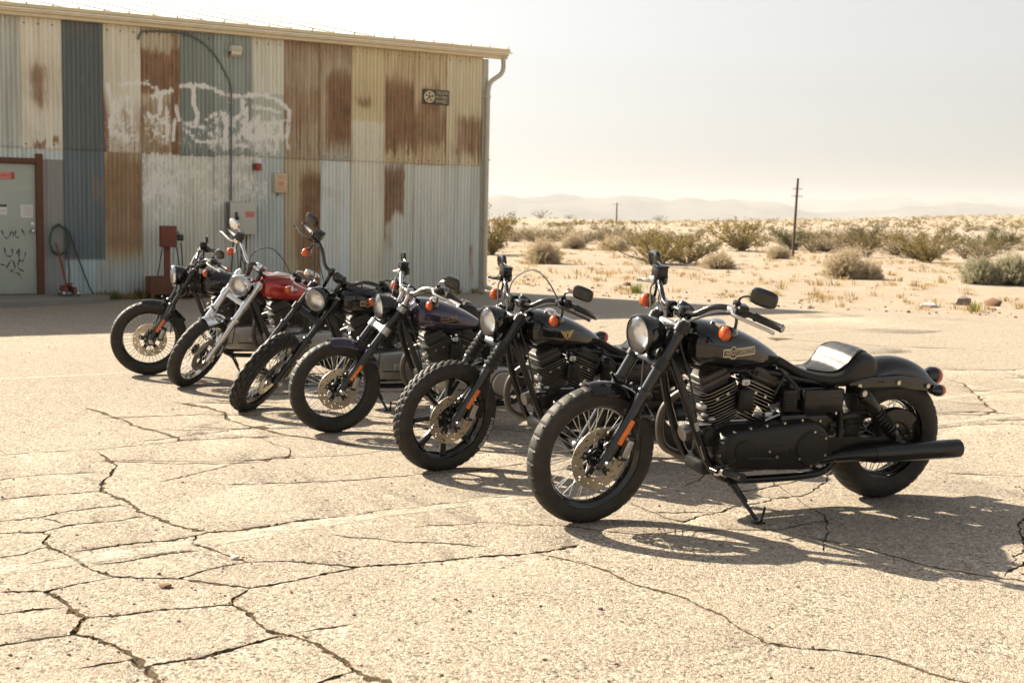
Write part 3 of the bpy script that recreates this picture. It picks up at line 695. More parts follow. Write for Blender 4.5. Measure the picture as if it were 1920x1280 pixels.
# roof sheets: ribbed, sloping back from the eave to the ridge and down again
def roof_sheet(x0, x1):
    b = MB(); cols = 8; vs = []; rows = [(-.24, EAVE+.14-TP*.24), (DEPTH/2, EAVE+.14+TP*DEPTH/2), (DEPTH+.24, EAVE+.14-TP*.24)]
    for d, z in rows:
        for j in range(cols+1):
            x = x0+(x1-x0)*j/cols; h = .014 if j in (0, 4) else 0
            vs.append(sp_(x, d, z+h))
    n = cols+1; b.add(vs, [(a*n+j, a*n+j+1, (a+1)*n+j+1, (a+1)*n+j) for a in range(2) for j in range(cols)], 0, False)
    # turned-down front edge
    b.add([sp_(x0,-.24,EAVE+.14-TP*.24), sp_(x1,-.24,EAVE+.14-TP*.24), sp_(x1,-.24,EAVE+.06), sp_(x0,-.24,EAVE+.06)], [(0,1,2,3)], 0, False)
    b.build('roof_sheet', M['roof'], shed)
x = .33
while x > LEFT: roof_sheet(x-.76, x); x -= .76
b = MB(); x = .30
while x > LEFT: b.box((x, -.258, EAVE+.155), (.022, .04, .026)); x -= .38
b.build('roof_clip', M['trim_grey'], shed, kind='stuff')
# boxed fascia with gutter, moulded in three steps
b = MB()
pr = [(-.02,EAVE-.03),(-.16,EAVE-.03),(-.16,EAVE+.015),(-.21,EAVE+.025),(-.21,EAVE+.075),(-.255,EAVE+.09),(-.255,EAVE+.135),(-.235,EAVE+.145),(-.02,EAVE+.13)]
b.loft([[(xx, y, z) for y, z in pr] for xx in (LEFT, .36)]); b.sm = [False]*len(b.f)
b.build('gutter', M['trim'], shed)
# downspout with an offset elbow
b = MB(); b.tube(spline([(.27,-.15,EAVE-.01),(.275,-.15,EAVE-.20),(.22,-.14,EAVE-.32),(.04,-.11,EAVE-.46),(-.01,-.10,EAVE-.62)], 5)+[(-.015,-.10,2.4),(-.02,-.10,.25)], .043, 10)
b.tube(spline([(-.02,-.10,.25),(-.015,-.13,.12),(.04,-.24,.08)], 4), .043, 10)
for z in (3.6, 2.45, 1.2): b.rbox((-.017,-.085,z), (.115,.09,.03), .004)
b.build('downspout', M['trim_grey'], shed)
MB().rbox((-.03,-.022,EAVE/2-.02), (.11,.045,EAVE-.06), .006).build('corner_trim', M['trim_grey'], shed)
# door
fr = MB()
fr.rbox((-(DOOR_R-.05),-.02,(DOOR_TOP+.16)/2+.0), (.10,.11,DOOR_TOP+.16), .006)
fr.rbox((-(DOOR_L+.05),-.02,(DOOR_TOP+.16)/2), (.10,.11,DOOR_TOP+.16), .006)
fr.rbox((-(DOOR_L+DOOR_R)/2,-.02,DOOR_TOP+.045), (DOOR_L-DOOR_R,.11,.085), .006)
fr.build('door_frame', M['rusty'], shed)
dr = MB().rbox((-(DOOR_L+DOOR_R)/2,.0,(DOOR_TOP+.085)/2), (DOOR_L-DOOR_R-.012,.045,DOOR_TOP-.09), .005).build('door', M['door'], shed)
k = MB(); k.lathe([(.0,-.075),(.022,-.073),(.030,-.058),(.028,-.045),(.012,-.035),(.012,-.02)], 'Y', 14, 0, (-7.992,-.02,1.06)); k.lathe([(.034,-.01),(.034,0)], 'Y', 14, 0, (-7.992,-.022,1.06))
k.lathe([(.0,-.014),(.03,-.012),(.03,0)], 'Y', 14, 0, (-7.992,-.022,1.165)); k.build('door_knob', M['steel'], dr)
b = MB()
for st in [[(0,0),(.03,-.10),(.08,-.13),(.12,-.02)],[(.14,-.02),(.15,-.12)],[(.18,.0),(.17,-.10),(.22,-.12)],[(.25,.02),(.30,-.10)],
           [(-.05,-.28),(-.04,-.40)],[(.03,-.28),(.05,-.40),(.12,-.42),(.13,-.30)],[(.18,-.38),(.22,-.30),(.21,-.45),(.26,-.50),(.30,-.36)],
           [(.05,-.62),(.12,-.48),(.16,-.62),(.10,-.66),(.20,-.70),(.24,-.78)],[(.22,-.46),(.20,-.60),(.28,-.68)],[(-.02,-.55),(.06,-.58)]]:
    P = spline([(-8.44+p[0]*1.15, -.0255, 1.07+p[1]*.95) for p in st], 5); vs = []
    for i, q in enumerate(P):
        t = (P[min(i+1,len(P)-1)]-P[max(i-1,0)]).normalized(); n = Vector((-t.z,0,t.x))*(.006+.004*math.sin(i))
        vs += [q-n, q+n]
    b.add(vs, [(2*i,2*i+1,2*i+3,2*i+2) for i in range(len(P)-1)], 0, False)
b.build('door_scrawl', M['black_print'], dr)
b = MB(); b.rbox((-8.45,-.029,1.90), (.42,.008,.115), .003, 0)
for q in (-.20, .185): b.box((-8.45+q,-.0345,1.90), (.04,.003,.10), 1)
tv, tf = text_tris('WARNING', .075)
b.add([(-8.45+v.x,-.0345,1.90+v.y) for v in tv], tf, 1, False)
tag(b.build('warning_sign', [M['pink_print'], M['red_print']], dr))
b = MB(); b.box((-8.07,-.026,1.362), (.185,.004,.20), 0)
for q in range(6): b.box((-8.07+.01*(q%2),-.0285,1.43-q*.025), (.12,.001,.006), 1)
b.build('paper_notice', [M['paper'], M['grey_print']], dr)
b = MB(); b.box((-8.43,-.026,1.36), (.15,.004,.12), 0); b.box((-8.43,-.0265,1.44), (.14,.003,.035), 1); b.box((-8.43,-.0285,1.365), (.12,.001,.008), 2)
b.build('paper_notice', [M['paper'], M['sign_dark'], M['grey_print']], dr)

def on_wall(name, label, cat, u, z, group=None, out=.035):
    return empty(name, label, cat, group, SHED_M @ Matrix.Translation((-u, -out, z)))
# floodlight
t = on_wall('floodlight', 'small grey floodlight under the eave of the shed', 'light', 4.80, 4.02)
MB().rbox((-.02,-.02,.0), (.11,.06,.12), .01).build('wall_bracket', M['box_grey_dark'], t)
MB().rbox((0,-.12,.05), (.20,.19,.10), .03).build('lamp_housing', M['box_grey'], t)
MB().add([(-.09,-.20,.02),(.09,-.20,.02),(.08,-.06,-.075),(-.08,-.06,-.075),(-.09,-.20,.00),(.09,-.20,.00)], [(0,1,5,4),(4,5,2,3)], 0, False).add(
    [(-.085,-.205,.03),(.085,-.205,.03),(.085,-.19,-.05),(-.085,-.19,-.05),(.085,-.07,-.08),(-.085,-.07,-.08)], [(0,1,2,3),(3,2,4,5)], 0, True).build('lamp_lens', M['lamp_glass'], t)
# conduit
P = [(6.350,4.10),(6.335,4.17),(6.29,4.225),(6.2,4.24),(5.9,4.258),(5.62,4.25),(5.35,4.16),(5.12,3.96),(4.95,3.70),(4.855,3.50),(4.838,3.35),(4.84,2.8),(4.842,2.3),(4.845,1.60)]
b = MB(); b.tube(spline([(-u,-.058,z) for u, z in P], 5), .017, 8)
t = b.build('conduit', M['box_grey_dark'], None, SHED_M); tag(t, 'thin dark conduit curving down the shed wall into the grey switch box', 'conduit')
c = MB()
for z in (3.2, 2.5, 1.8): c.rbox((-4.841,-.045,z), (.085,.03,.02), .003)
c.build('pipe_clip', M['steel'], t)
# electrical box
t = on_wall('electrical_box', 'grey electrical switch box with a pale red label on the shed wall', 'electrical box', 4.705, 1.04)
MB().rbox((0,-.10,.265), (.44,.20,.53), .008).build('cabinet', M['box_grey_dark'], t)
MB().rbox((.0,-.212,.265), (.435,.022,.525), .006).build('cabinet_door', M['box_grey'], t)
MB().rbox((-.12,-.24,.30), (.035,.05,.14), .01).rbox((-.105,-.27,.27), (.025,.05,.05), .008).build('switch_handle', M['black_print'], t)
b = MB(); b.box((.115,-.2245,.335), (.16,.003,.10), 0)
tv, tf = text_tris('DANGER', .042); b.add([(.115+v.x,-.2268,.352+v.y) for v in tv], tf, 1, False)
for q in range(2): b.box((.115,-.2265,.318-q*.02), (.12,.001,.007), 1)
b.build('warning_label', [M['pink_print'], M['red_print']], t)
for q in (-.13, .02, .10): MB().tube([(q,-.10,0),(q-.01,-.09,-.30),(q-.05,-.07,-.95)], .012, 6).build('cable', M['hose_black'], t)
MB().cyl((.0,-.235,.49), (.0,-.222,.49), .018, 10).cyl((-.12,-.23,.11), (-.12,-.222,.11), .02, 10).build('latch', M['steel'], t)
# alarm bell, signs
t = on_wall('alarm_sounder', 'small red alarm sounder on the shed wall', 'alarm', 4.40, 2.17)
MB().rbox((0,-.03,0), (.13,.06,.11), .012).build('back_box', M['redbrown'], t)
MB().lathe([(.0,-.07),(.04,-.065),(.05,-.03)], 'Y', 16, 0, (.01,-.03,-.01)).rbox((.01,-.07,.035), (.11,.03,.03), .01).build('horn', M['red_enamel'], t)
t = on_wall('notice_board', 'small cream notice with faded red print on the shed wall', 'sign', 3.985, 1.91)
MB().rbox((0,-.03,0), (.225,.05,.325), .006).build('board', M['sign_pale'], t)
b = MB(); b.box((0,-.0565,-.01), (.10,.002,.075), 0)
for q, w in ((.12,.15),(.095,.11),(.07,.16),(-.075,.15),(-.10,.12),(-.125,.16)): b.box((0,-.0565,q), (w,.002,.010), 0)
b.build('faded_print', M['pink_print'], t)
MB().tube([(-.05,-.03,-.16),(-.05,-.035,-.22)], .01, 6).build('chain_hook', M['black_print'], t)
t = on_wall('shop_sign', 'dark sign with round emblem and three lines high on the shed wall', 'sign', 1.055, 3.527)
MB().rbox((0,-.015,0), (.52,.03,.265), .004).build('board', M['sign_dark'], t)
b = MB(); cx = -.135
b.lathe([(.085,0),(.107,0)], 'Y', 26, 0, (cx,-.0325,0))
for a, r0, r1 in ((30,.02,.082),(100,.03,.08),(170,.02,.085),(240,.03,.08),(310,.02,.08)):
    b.lathe([(r0,0),(r1,0)], 'Y', 4, 0, (cx,-.0325,0), None, R(a), R(a+46))
b.build('emblem', M['cream_print'], t)
b = MB()
for s, z in (('CALEAR',.078),('WORKS',.0),('WHEEL',-.076)):
    tv, tf = text_tris(s, .088); w = max(v.x for v in tv)*2
    b.add([(.112+v.x*.25/w,-.0325,z+v.y) for v in tv], tf, 0, False)
b.build('sign_lettering', M['cream_print'], t)
# hose coil by the door
t = on_wall('hose_coil', 'coiled green and black hose hanging beside the door', 'hose', 7.62, .95)
b = MB(); rnd = random.Random(3)
pts = []
for i in range(130):
    a = i/130*2*math.pi*6; rr = .17+.035*noise.noise((a*.7, 0, 2)); pts.append((math.sin(a)*rr*.82+.01*rnd.random(), -.06-.05*noise.noise((a*.4, 1, 0))-.02, math.cos(a)*rr*1.22-.05*abs(math.sin(a/2))))
b.tube(pts, .0125, 6); b.build('coil', M['hose_green'], t)
MB().tube(spline([(.02,-.07,.19),(.11,-.08,.10),(.13,-.07,-.2),(.15,-.06,-.5),(.14,-.10,-.75),(.20,-.12,-.86)], 6), .012, 6).build('hanging_hose', M['hose_green'], t)
MB().tube(spline([(.03,-.07,.20),(.14,-.08,.12),(.24,-.07,-.15),(.36,-.06,-.5),(.45,-.08,-.75),(.52,-.2,-.93)], 6), .012, 6).build('hanging_hose', M['hose_black'], t)
MB().tube([(0,0,.19),(0,-.10,.19),(0,-.13,.23)], .012, 6).build('hook', M['rusty'], t)
# red floor jack
jz = .082
t = empty('floor_jack', 'red trolley jack with its handle up beside the door', 'jack', None, SHED_M @ Matrix.Translation((-7.62,-.35,jz)))
MB().rbox((-.0,-.10,.09), (.05,.42,.09), .01).rbox((.13,-.10,.09), (.05,.42,.09), .01).rbox((.065,.05,.10), (.16,.12,.10), .02).build('chassis', M['redbrown'], t)
MB().tube([(.065,.02,.13),(.02,.12,.45),(-.05,.22,.80)], .016, 8).build('handle', M['redbrown'], t)
for xx, yy in ((-.04,-.28),(.17,-.28),(-.04,.06),(.17,.06)): MB().cyl((xx-.018,yy,.04), (xx+.018,yy,.04), .04, 12).build('wheel', M['steel'], t)
MB().tube([(.065,.05,.12),(.065,-.2,.17)], .025, 8).cyl((.065,-.22,.17), (.065,-.22,.20), .045, 12).build('lift_arm', M['redbrown'], t)
# old rusty post with switch box, standing in a low trough by the wall
t = empty('rusty_post', 'red brown switch post with black hoses in a low rusty trough', 'post', None, SHED_M @ Matrix.Translation((-6.0,-.40,0)))
MB().rbox((.0,.05,.52), (.095,.06,1.04), .008).build('post', M['redbrown'], t)
MB().rbox((.005,.0,1.0), (.25,.15,.34), .012).build('switch_box', M['redbrown'], t)
b = MB()
b.rbox((.10,-.14,.22), (.82,.025,.28), .006).rbox((.10,.20,.22), (.82,.025,.28), .006).rbox((-.30,.03,.22), (.025,.33,.28), .006).rbox((.50,.03,.22), (.025,.33,.28), .006).rbox((.1,.03,.1), (.80,.33,.02), .004)
b.rbox((-.28,-.12,.05), (.05,.05,.10), .005).rbox((.48,-.12,.05), (.05,.05,.10), .005).rbox((-.28,.18,.05), (.05,.05,.10), .005).rbox((.48,.18,.05), (.05,.05,.10), .005)
b.build('trough', M['rusty'], t)
for q in ((-.09,.84,-.20,.30),(.12,.86,.20,.32),(.20,.90,.24,.30)):
    MB().tube(spline([(q[0],-.03,q[1]),(q[0]+(q[2]-q[0])*.45,-.06,(q[1]+q[3])/2+.04),(q[2],-.02,q[3]-.1)], 6), .010, 6).build('hose', M['hose_black'], t)
MB().rbox((.215,.05,.98), (.09,.09,.10), .01).rbox((.215,.05,1.06), (.08,.10,.06), .01, 1).build('socket_box', [M['black_print'], M['box_grey']], t)
# concrete apron before the door
b = MB(); out = [(-11.5,-.04),(-11.5,-1.9),(-9.0,-1.78),(-8.45,-1.66),(-7.9,-1.46),(-7.45,-1.22),(-7.12,-.9),(-6.95,-.55),(-6.93,-.04)]
n = len(out); b.add([(x,y,.078) for x,y in out]+[(x,y-.02*(k not in (0,n-1)),-.02) for k,(x,y) in enumerate(out)], [tuple(range(n))]+[(i,n+i,n+(i+1)%n,(i+1)%n) for i in range(n)], 0, False)
tag(b.build('concrete_apron', M['concrete'], None, SHED_M), kind='structure')
# ------------------------------------------------------------------ motorcycles
# bike space: origin under the rear axle on the ground, x forward, y to the bike's left, z up (metres)
CACHE = {}
def cached(key, fn):
    if key not in CACHE: CACHE[key] = fn()
    return CACHE[key]
def tyre_mesh(Ro, Ri, W, style):
    """tyre cross-section swept round the y axis; the tread is cut into the geometry"""
    n = {'street': 180, 'block': 168, 'knob': 144}[style]
    n = {'street': 264, 'block': 220, 'knob': 156}[style]
    half = [(0, 1.0), (.30, .985), (.55, .945), (.78, .865), (.93, .74), (1.0, .56), (.98, .36), (.90, .16), (.78, 0)]
    if style != 'street': half = [(0, 1.0), (.15, .995), (.19, .945), (.24, .945), (.28, .985), (.56, .95), (.60, .89), (.65, .88), (.69, .915), (.90, .80), (.97, .70), (1.0, .56), (.98, .36), (.90, .16), (.78, 0)]
    prof = [(-a, h) for a, h in half[::-1]][:-1] + half
    b = MB(); k = len(prof)
    for j in range(n):
        a = 2*math.pi*j/n
        for q, (w, h) in enumerate(prof):
            r = Ri + (Ro-Ri)*h; y = w*W/2; aw = abs(w)
            if style == 'street':
                if .28 < aw < .95 and h > .7 and (j + int(aw*6)) % 8 == 0: r -= .0085
                if aw < .05: r -= .002
            elif style == 'block':
                if h > .68:
                    ph = (j + (2 if .25 < aw < .62 else 0) + (1 if w > 0 else 0)) % 5
                    if ph in (0, 1): r -= .0065 if ph == 0 else .0055
            else:
                if h > .68:
                    ph = (j + (3 if .25 < aw < .62 else 0)) % 6
                    if ph in (0, 1, 2): r -= .010
                    else: r += .002
            b.v.append((r*math.cos(a), y, r*math.sin(a)))
    for j in range(n):
        for q in range(k-1):
            b.f.append((j*k+q, j*k+q+1, ((j+1)%n)*k+q+1, ((j+1)%n)*k+q)); b.m.append(0); b.sm.append(True)
    return b.mesh('tyre', M['rubber'])
def rim_mesh(Ri, W, mat):
    b = MB(); w = W/2
    b.lathe([(Ri-.002,-w*.80),(Ri+.006,-w*.86),(Ri+.004,-w*.74),(Ri-.010,-w*.62),(Ri-.020,-w*.34),(Ri-.026,0),(Ri-.020,w*.34),(Ri-.010,w*.62),(Ri+.004,w*.74),(Ri+.006,w*.86),(Ri-.002,w*.80),(Ri-.012,w*.45),(Ri-.012,-w*.45)], 'Y', 64, close=True)
    return b.mesh('rim', mat)
def spoke_mesh(rh, yh, rr, sweep, mat):
    b = MB(); a = Vector((rh, yh, 0)); e = Vector((rr*math.cos(sweep), yh*.12, rr*math.sin(sweep)))
    b.tube([a, a.lerp(e,.5), a.lerp(e,.93), e], [.0024,.0022,.0022,.0034], 5); return b.mesh('spoke', mat)
def hub_mesh(mat, W=.10):
    b = MB(); b.lathe([(.012,-W/2),(.03,-W/2),(.032,-W*.40),(.048,-W*.38),(.048,-W*.30),(.030,-W*.26),(.026,0),(.030,W*.26),(.048,W*.30),(.048,W*.38),(.036,W*.42),(.034,W*.5),(.012,W*.5)], 'Y', 28)
    return b.mesh('hub', mat)
def disc_mesh(r=.146):
    """drilled brake disc: friction ring with real holes, dark carrier with arms and bolts"""
    b = MB(); n = 60; T = .0026
    radii = [.088,.098,.107,.118,.127,.137,r]
    for side in (1, -1):
        for j in range(n):
            for q in range(len(radii)-1):
                if q in (1, 3, 4) and (j*2+q*3) % 5 == 0 and q != 4 or (q == 4 and j % 5 == 2): continue
                a0, a1 = 2*math.pi*j/n, 2*math.pi*(j+1)/n
                b.add([(radii[q]*math.cos(a0),side*T,radii[q]*math.sin(a0)),(radii[q]*math.cos(a1),side*T,radii[q]*math.sin(a1)),(radii[q+1]*math.cos(a1),side*T,radii[q+1]*math.sin(a1)),(radii[q+1]*math.cos(a0),side*T,radii[q+1]*math.sin(a0))], [(0,1,2,3)], 0, False)
    for rr in (radii[0], r): b.lathe([(rr,-T),(rr,T)], 'Y', n, 0)
    for j in range(5):       # carrier arms
        a = 2*math.pi*j/5+.3
        MBm = Matrix.Rotation(-a, 4, 'Y'); b.rbox((.067,.002,0), (.062,.007,.034), .004, 1, MBm, 1)
        b.cyl((.086*math.cos(a),.004,.086*math.sin(a)), (.086*math.cos(a),.010,.086*math.sin(a)), .007, 8, 2)
        b.cyl((.042*math.cos(a),.004,.042*math.sin(a)), (.042*math.cos(a),.013,.042*math.sin(a)), .0065, 8, 2)
    b.lathe([(.030,-.003),(.050,-.004),(.052,.004),(.030,.006)], 'Y', 28, 1)
    return b.mesh('brake_disc', [M['disc'], M['satin_black'], M['steel']])
def cast_mesh(Ri, W):
    b = MB(); n = 8
    b.lathe([(.012,-.05),(.040,-.05),(.046,-.03),(.046,.03),(.040,.05),(.012,.05)], 'Y', 28)
    for j in range(n):
        Mt = Matrix.Rotation(-2*math.pi*j/n, 4, 'Y')
        secs = []
        for r, w, t in ((.038,.023,.030),(.09,.016,.024),(.15,.014,.021),(Ri-.03,.019,.026),(Ri-.012,.030,.034)):
            secs.append([(r,-t,-w*.6),(r,-t*.5,-w),(r,t*.5,-w),(r,t,-w*.6),(r,t,w*.6),(r,t*.5,w),(r,-t*.5,w),(r,-t,w*.6)])
        b.loft(secs, 0, True, Mt)
    return b.mesh('cast_spokes', M['satin_black'])

def text_arc(s, size, r, a_mid, y, mat, name, parent, flip=1):
    tv, tf = text_tris(s, size); b = MB(); vs = []
    for v in tv:
        a = a_mid - flip*v.x/r; rr = r + v.y*flip
        vs.append((rr*math.cos(a), y, rr*math.sin(a)))
    b.add(vs, tf, 0, False); return b.build(name, mat, parent)

# tank: a teardrop with superellipse sections
TANK = [(.690,.752,.738,.012),(.715,.775,.732,.034),(.78,.818,.724,.070),(.86,.862,.720,.103),(.95,.902,.720,.130),(1.04,.932,.724,.148),(1.12,.950,.732,.152),(1.19,.956,.742,.146),(1.235,.945,.758,.128),(1.258,.915,.785,.095),(1.264,.88,.82,.05)]
def tank_at(x):
    for a, b in zip(TANK, TANK[1:]):
        if a[0] <= x <= b[0]:
            t = (x-a[0])/(b[0]-a[0]); return tuple(p+(q-p)*t for p, q in zip(a, b))
    return TANK[0] if x < TANK[0][0] else TANK[-1]
def tank_zc(top, bot): return bot + (top-bot)*.42
def tank_y(x, z):
    _, top, bot, w = tank_at(x); zc = tank_zc(top, bot); hz = (top-zc) if z > zc else (zc-bot)
    e = 2.25 if z > zc else 2.8
    return w*max(0.0, 1-min(1, abs(z-zc)/hz)**e)**(1/e)
def tank_mesh(mat):
    xs = []
    for a, b in zip(TANK, TANK[1:]):
        xs += [a[0]+(b[0]-a[0])*k/3 for k in range(3)]
    xs.append(TANK[-1][0]); secs = []
    for x in xs:
        # smooth the profile over its neighbours
        q = [tank_at(max(TANK[0][0], min(TANK[-1][0], x+d))) for d in (-.02, -.01, 0, .01, .02)]
        top, bot, w = (sum(p[i] for p in q)/5 for i in (1, 2, 3)); zc = tank_zc(top, bot); s = []
        for k in range(40):
            a = 2*math.pi*k/40; ca, sa = math.cos(a), math.sin(a); e = 2/(2.25 if sa > 0 else 2.8)
            s.append((x, w*math.copysign(abs(ca)**e, ca), zc + ((top-zc) if sa > 0 else (zc-bot))*math.copysign(abs(sa)**e, sa)))
        secs.append(s)
    return MB().loft(secs).mesh('tank', mat)
SEAT = [(.725,.030,.775,.728),(.69,.045,.760,.705),(.62,.080,.722,.668),(.55,.112,.700,.645),(.47,.138,.694,.634),(.425,.150,.706,.630),(.385,.156,.742,.630),(.345,.156,.782,.634),(.29,.150,.800,.640),(.215,.138,.782,.650),(.185,.120,.745,.660),(.172,.100,.705,.672)]
def seat_mesh(mat, a=0, b_=None, grow=0.0, wk=1.0, pleat=0):
    S = SEAT[a:b_]; secs = []; P = spline([(s[0], s[1], s[2]) for s in S], 4); Q = spline([(s[3], 0, 0) for s in S], 4)
    for i, (p, q) in enumerate(zip(P, Q)):
        x, w, top = p; bot = q.x; s = []
        hz = (top-bot)/2; zc = bot+hz
        if grow: bot = top-.035; hz = (top-bot)/2; zc = bot+hz
        g = grow + (.006*math.sin(i/len(P)*math.pi*pleat*2) if pleat else 0)
        for k in range(26):
            t = 2*math.pi*k/26; ca, sa = math.cos(t), math.sin(t); e = 2/3.6
            yy = w*wk*math.copysign(abs(ca)**e, ca); zz = zc + hz*math.copysign(abs(sa)**e, sa)
            if sa > 0: zz += g - .010*(1-min(1, abs(yy)/(w+1e-6)))**2*0 - .012*(1-(yy/(w*wk+1e-6))**2)*(0 if grow else 1)*0
            s.append((x, yy, zz))
        secs.append(s)
    return MB().loft(secs).mesh('seat', mat)
def fender_mesh(mat, c, Rr, a0, a1, hw, skirt, n=26, lip=0.0):
    """U-shaped mudguard with thickness, swept about the axle"""
    secs = []
    for i in range(n+1):
        t = i/n; a = a0+(a1-a0)*t; s = []; e = min(1, t*7+.25, (1-t)*7+.25)
        for off in (0, -.006):
            row = []
            for k in range(13):
                u = -1+2*k/12; au = abs(u)
                y = hw*math.copysign(min(1, au*1.28), u) if au < .78 else hw*math.copysign(1.0, u)
                dr = -(.030*(au/.62)**2.4 if au < .62 else .030+(au-.62)/.38*skirt*e)
                row.append((y*(1+off*4), dr+off))
            s += row if off == 0 else row[::-1]
        f = lip*max(0, t-.85)/.15
        secs.append([(c[0]+(Rr+dr+f)*math.cos(a), y, c[1]+(Rr+dr+f)*math.sin(a)) for y, dr in s])
    return MB().loft(secs).mesh('fender', mat)

def bullet(c, d, r=.034, ln=.085, body=0, lens=1):
    """bullet indicator: lens faces along d"""
    b = MB(); q = Vector(d).to_track_quat('X', 'Z').to_matrix().to_4x4(); T = Matrix.Translation(c) @ q
    b.lathe([(0,-ln*.62),(r*.45,-ln*.56),(r*.8,-ln*.36),(r*.98,-ln*.1),(r*1.02,.0),(r*.98,.004)], 'X', 20, body, M=T)
    l = MB(); l.lathe([(r*.95,.002),(r*.96,.014),(r*.80,.026),(r*.45,.033),(0,.035)], 'X', 20, 0, M=T)
    return b, l

def build_bike(P):
    e = P['e']; body = P.get('body', 'satin_black'); paint = M[P['paint']]; fork = M[P['fork']]; barm = M[P['bar']]
    WB = 1.66+e; AX = Vector((WB, 0, .33)); top = Vector((1.325, 0, .96)); A = (top-AX).normalized()
    perp = Vector((A.z, 0, -A.x)); pivot = AX - perp*.056
    MS = Matrix.Translation(pivot) @ Matrix.Rotation(R(P['steer']), 4, A) @ Matrix.Translation(-pivot)
    psi, lean, s = R(P['psi']), R(P['lean']), P['s']
    base = Matrix.Translation((P['x'], P['y'], 0)) @ Matrix.Rotation(psi, 4, 'Z') @ Matrix.Rotation(-lean, 4, 'X') @ Matrix.Scale(s, 4)
    # let the steered front wheel settle on the ground: pitch about the rear contact
    pitch = 0.0
    for _ in range(4):
        Mb = base @ Matrix.Rotation(pitch, 4, 'Y')
        low = min((Mb @ MS @ (AX + Vector((.281*math.cos(t), 0, .281*math.sin(t))))).z for t in [k*.02 for k in range(315)]) - .05*s
        pitch += low/(WB*s)
    root = empty('motorcycle', P['label'], 'motorcycle', 'motorcycles parked in a slanting row', base @ Matrix.Rotation(pitch, 4, 'Y'))
    leg = lambda y, t: AX + A*t + Vector((0, y, 0))          # point on a fork leg, t metres above the axle
    st = lambda mb, name, mats, **k: mb.build(name, mats, root, MS, **k)
    tk = P['tyre']; rimm = M[P['rim']]; spm = M[P['spokes']]

    # ---------------- wheels
    fw = link('front_wheel', cached(('rim', .246, P['rim']), lambda: rim_mesh(.246, .078, rimm)), root, MS @ Matrix.Translation(AX))
    link('tyre', cached(('tyre', tk), lambda: tyre_mesh(.331 if tk == 'street' else .336, .246, .100 if tk == 'street' else .118, tk)), fw)
    if P['wheel'] == 'spoked':
        for side in (1, -1):
            sm = [cached(('spoke', side, q, P['spokes']), lambda q=q: spoke_mesh(.044, side*.030, .228, q*.34, spm)) for q in (1, -1)]
            for k in range(20):
                a = 2*math.pi*(k+(.5 if side < 0 else 0))/20
                link('spoke', sm[k % 2], fw, Matrix.Rotation(-a, 4, 'Y'))
    else:
        link('cast_spokes', cached('cast', lambda: cast_mesh(.246, .09)), fw)
    link('hub', cached(('hub', P['hub']), lambda: hub_mesh(M[P['hub']])), fw)
    link('brake_disc', cached('disc', disc_mesh), fw, Matrix.Translation((0, .062, 0)))
    if P.get('tyre_text'): text_arc(P['tyre_text'], .030, .290, R(203), .0685, M['white_print'], 'tyre_lettering', fw, -1)
    rw = link('rear_wheel', cached(('rrim', P['rim']), lambda: rim_mesh(.212, .11, rimm)), root, Matrix.Translation((0, 0, .327)))
    rk = 'street' if tk == 'street' else 'block'
    link('tyre', cached(('rtyre', rk), lambda: tyre_mesh(.327, .208, .155, rk)), rw)
    for side in (1, -1):
        sm = [cached(('rspoke', side, q, P['spokes']), lambda q=q: spoke_mesh(.05, side*.04, .193, q*.4, spm)) for q in (1, -1)]
        if P.get('front_row'):
            for k in range(20): link('spoke', sm[k % 2], rw, Matrix.Rotation(-2*math.pi*(k+(.5 if side < 0 else 0))/20, 4, 'Y'))
        elif side == 1:
            def allsp():
                b = MB()
                for sd in (1, -1):
                    for k in range(20):
                        a = 2*math.pi*(k+(.5 if sd < 0 else 0))/20; q = 1 if k % 2 else -1
                        b.tube([Vector((.05*math.cos(a), sd*.04, .05*math.sin(a))), Vector((.193*math.cos(a+q*.4), sd*.006, .193*math.sin(a+q*.4)))], .002, 4)
                return b.mesh('rear_spokes', spm)
            link('rear_spokes', cached(('allsp', P['spokes']), allsp), rw, kind='stuff')
    link('hub', cached(('rhub', P['hub']), lambda: hub_mesh(M[P['hub']], .15)), rw)
    def pulley():
        b = MB(); b.lathe([(.03,.088),(.060,.092),(.066,.086),(.094,.086),(.100,.094),(.107,.094),(.107,.068),(.03,.068)], 'Y', 48)
        for k in range(5):
            a = 2*math.pi*k/5+.4; b.cyl((.078*math.cos(a),.085,.078*math.sin(a)), (.078*math.cos(a),.095,.078*math.sin(a)), .009, 8, 1)
        return b.mesh('drive_pulley', [M['satin_black'], M['steel']])
    link('drive_pulley', cached('pulley', pulley), rw)
    link('brake_disc', cached('disc', disc_mesh), rw, Matrix.Translation((0, -.075, 0)))

    # ---------------- fork and steered parts
    for side in (1, -1):
        y = side*.105; b = MB(); sl = P['fork_style']
        low = -.03; mid = .36
        b.tube([leg(y, low), leg(y, .0), leg(y, .03), leg(y, mid-.02), leg(y, mid)], [.026,.031,.029,.030,.031], 16)
        b.lathe([(.034,-.012),(.037,-.006),(.037,.012),(.033,.018),(.027,.02)], 'Z', 18, 0, M=Matrix.Translation(leg(y, mid)) @ A.to_track_quat('Z', 'Y').to_matrix().to_4x4())
        b.cyl(leg(y, mid), leg(y, .735), .0275 if sl != 'slim' else .0215, 16)
        b.cyl(leg(y, .735), leg(y, .742), .021, 12, 1)
        b.cyl(AX+Vector((0, side*.10, 0)), AX+Vector((0, side*.148, 0)), .017, 12, 1)
        b.cyl(AX+Vector((0, side*.145, 0)), AX+Vector((0, side*.153, 0)), .011, 6, 1)
        lg = st(b, 'fork_leg', [fork, M['steel']])
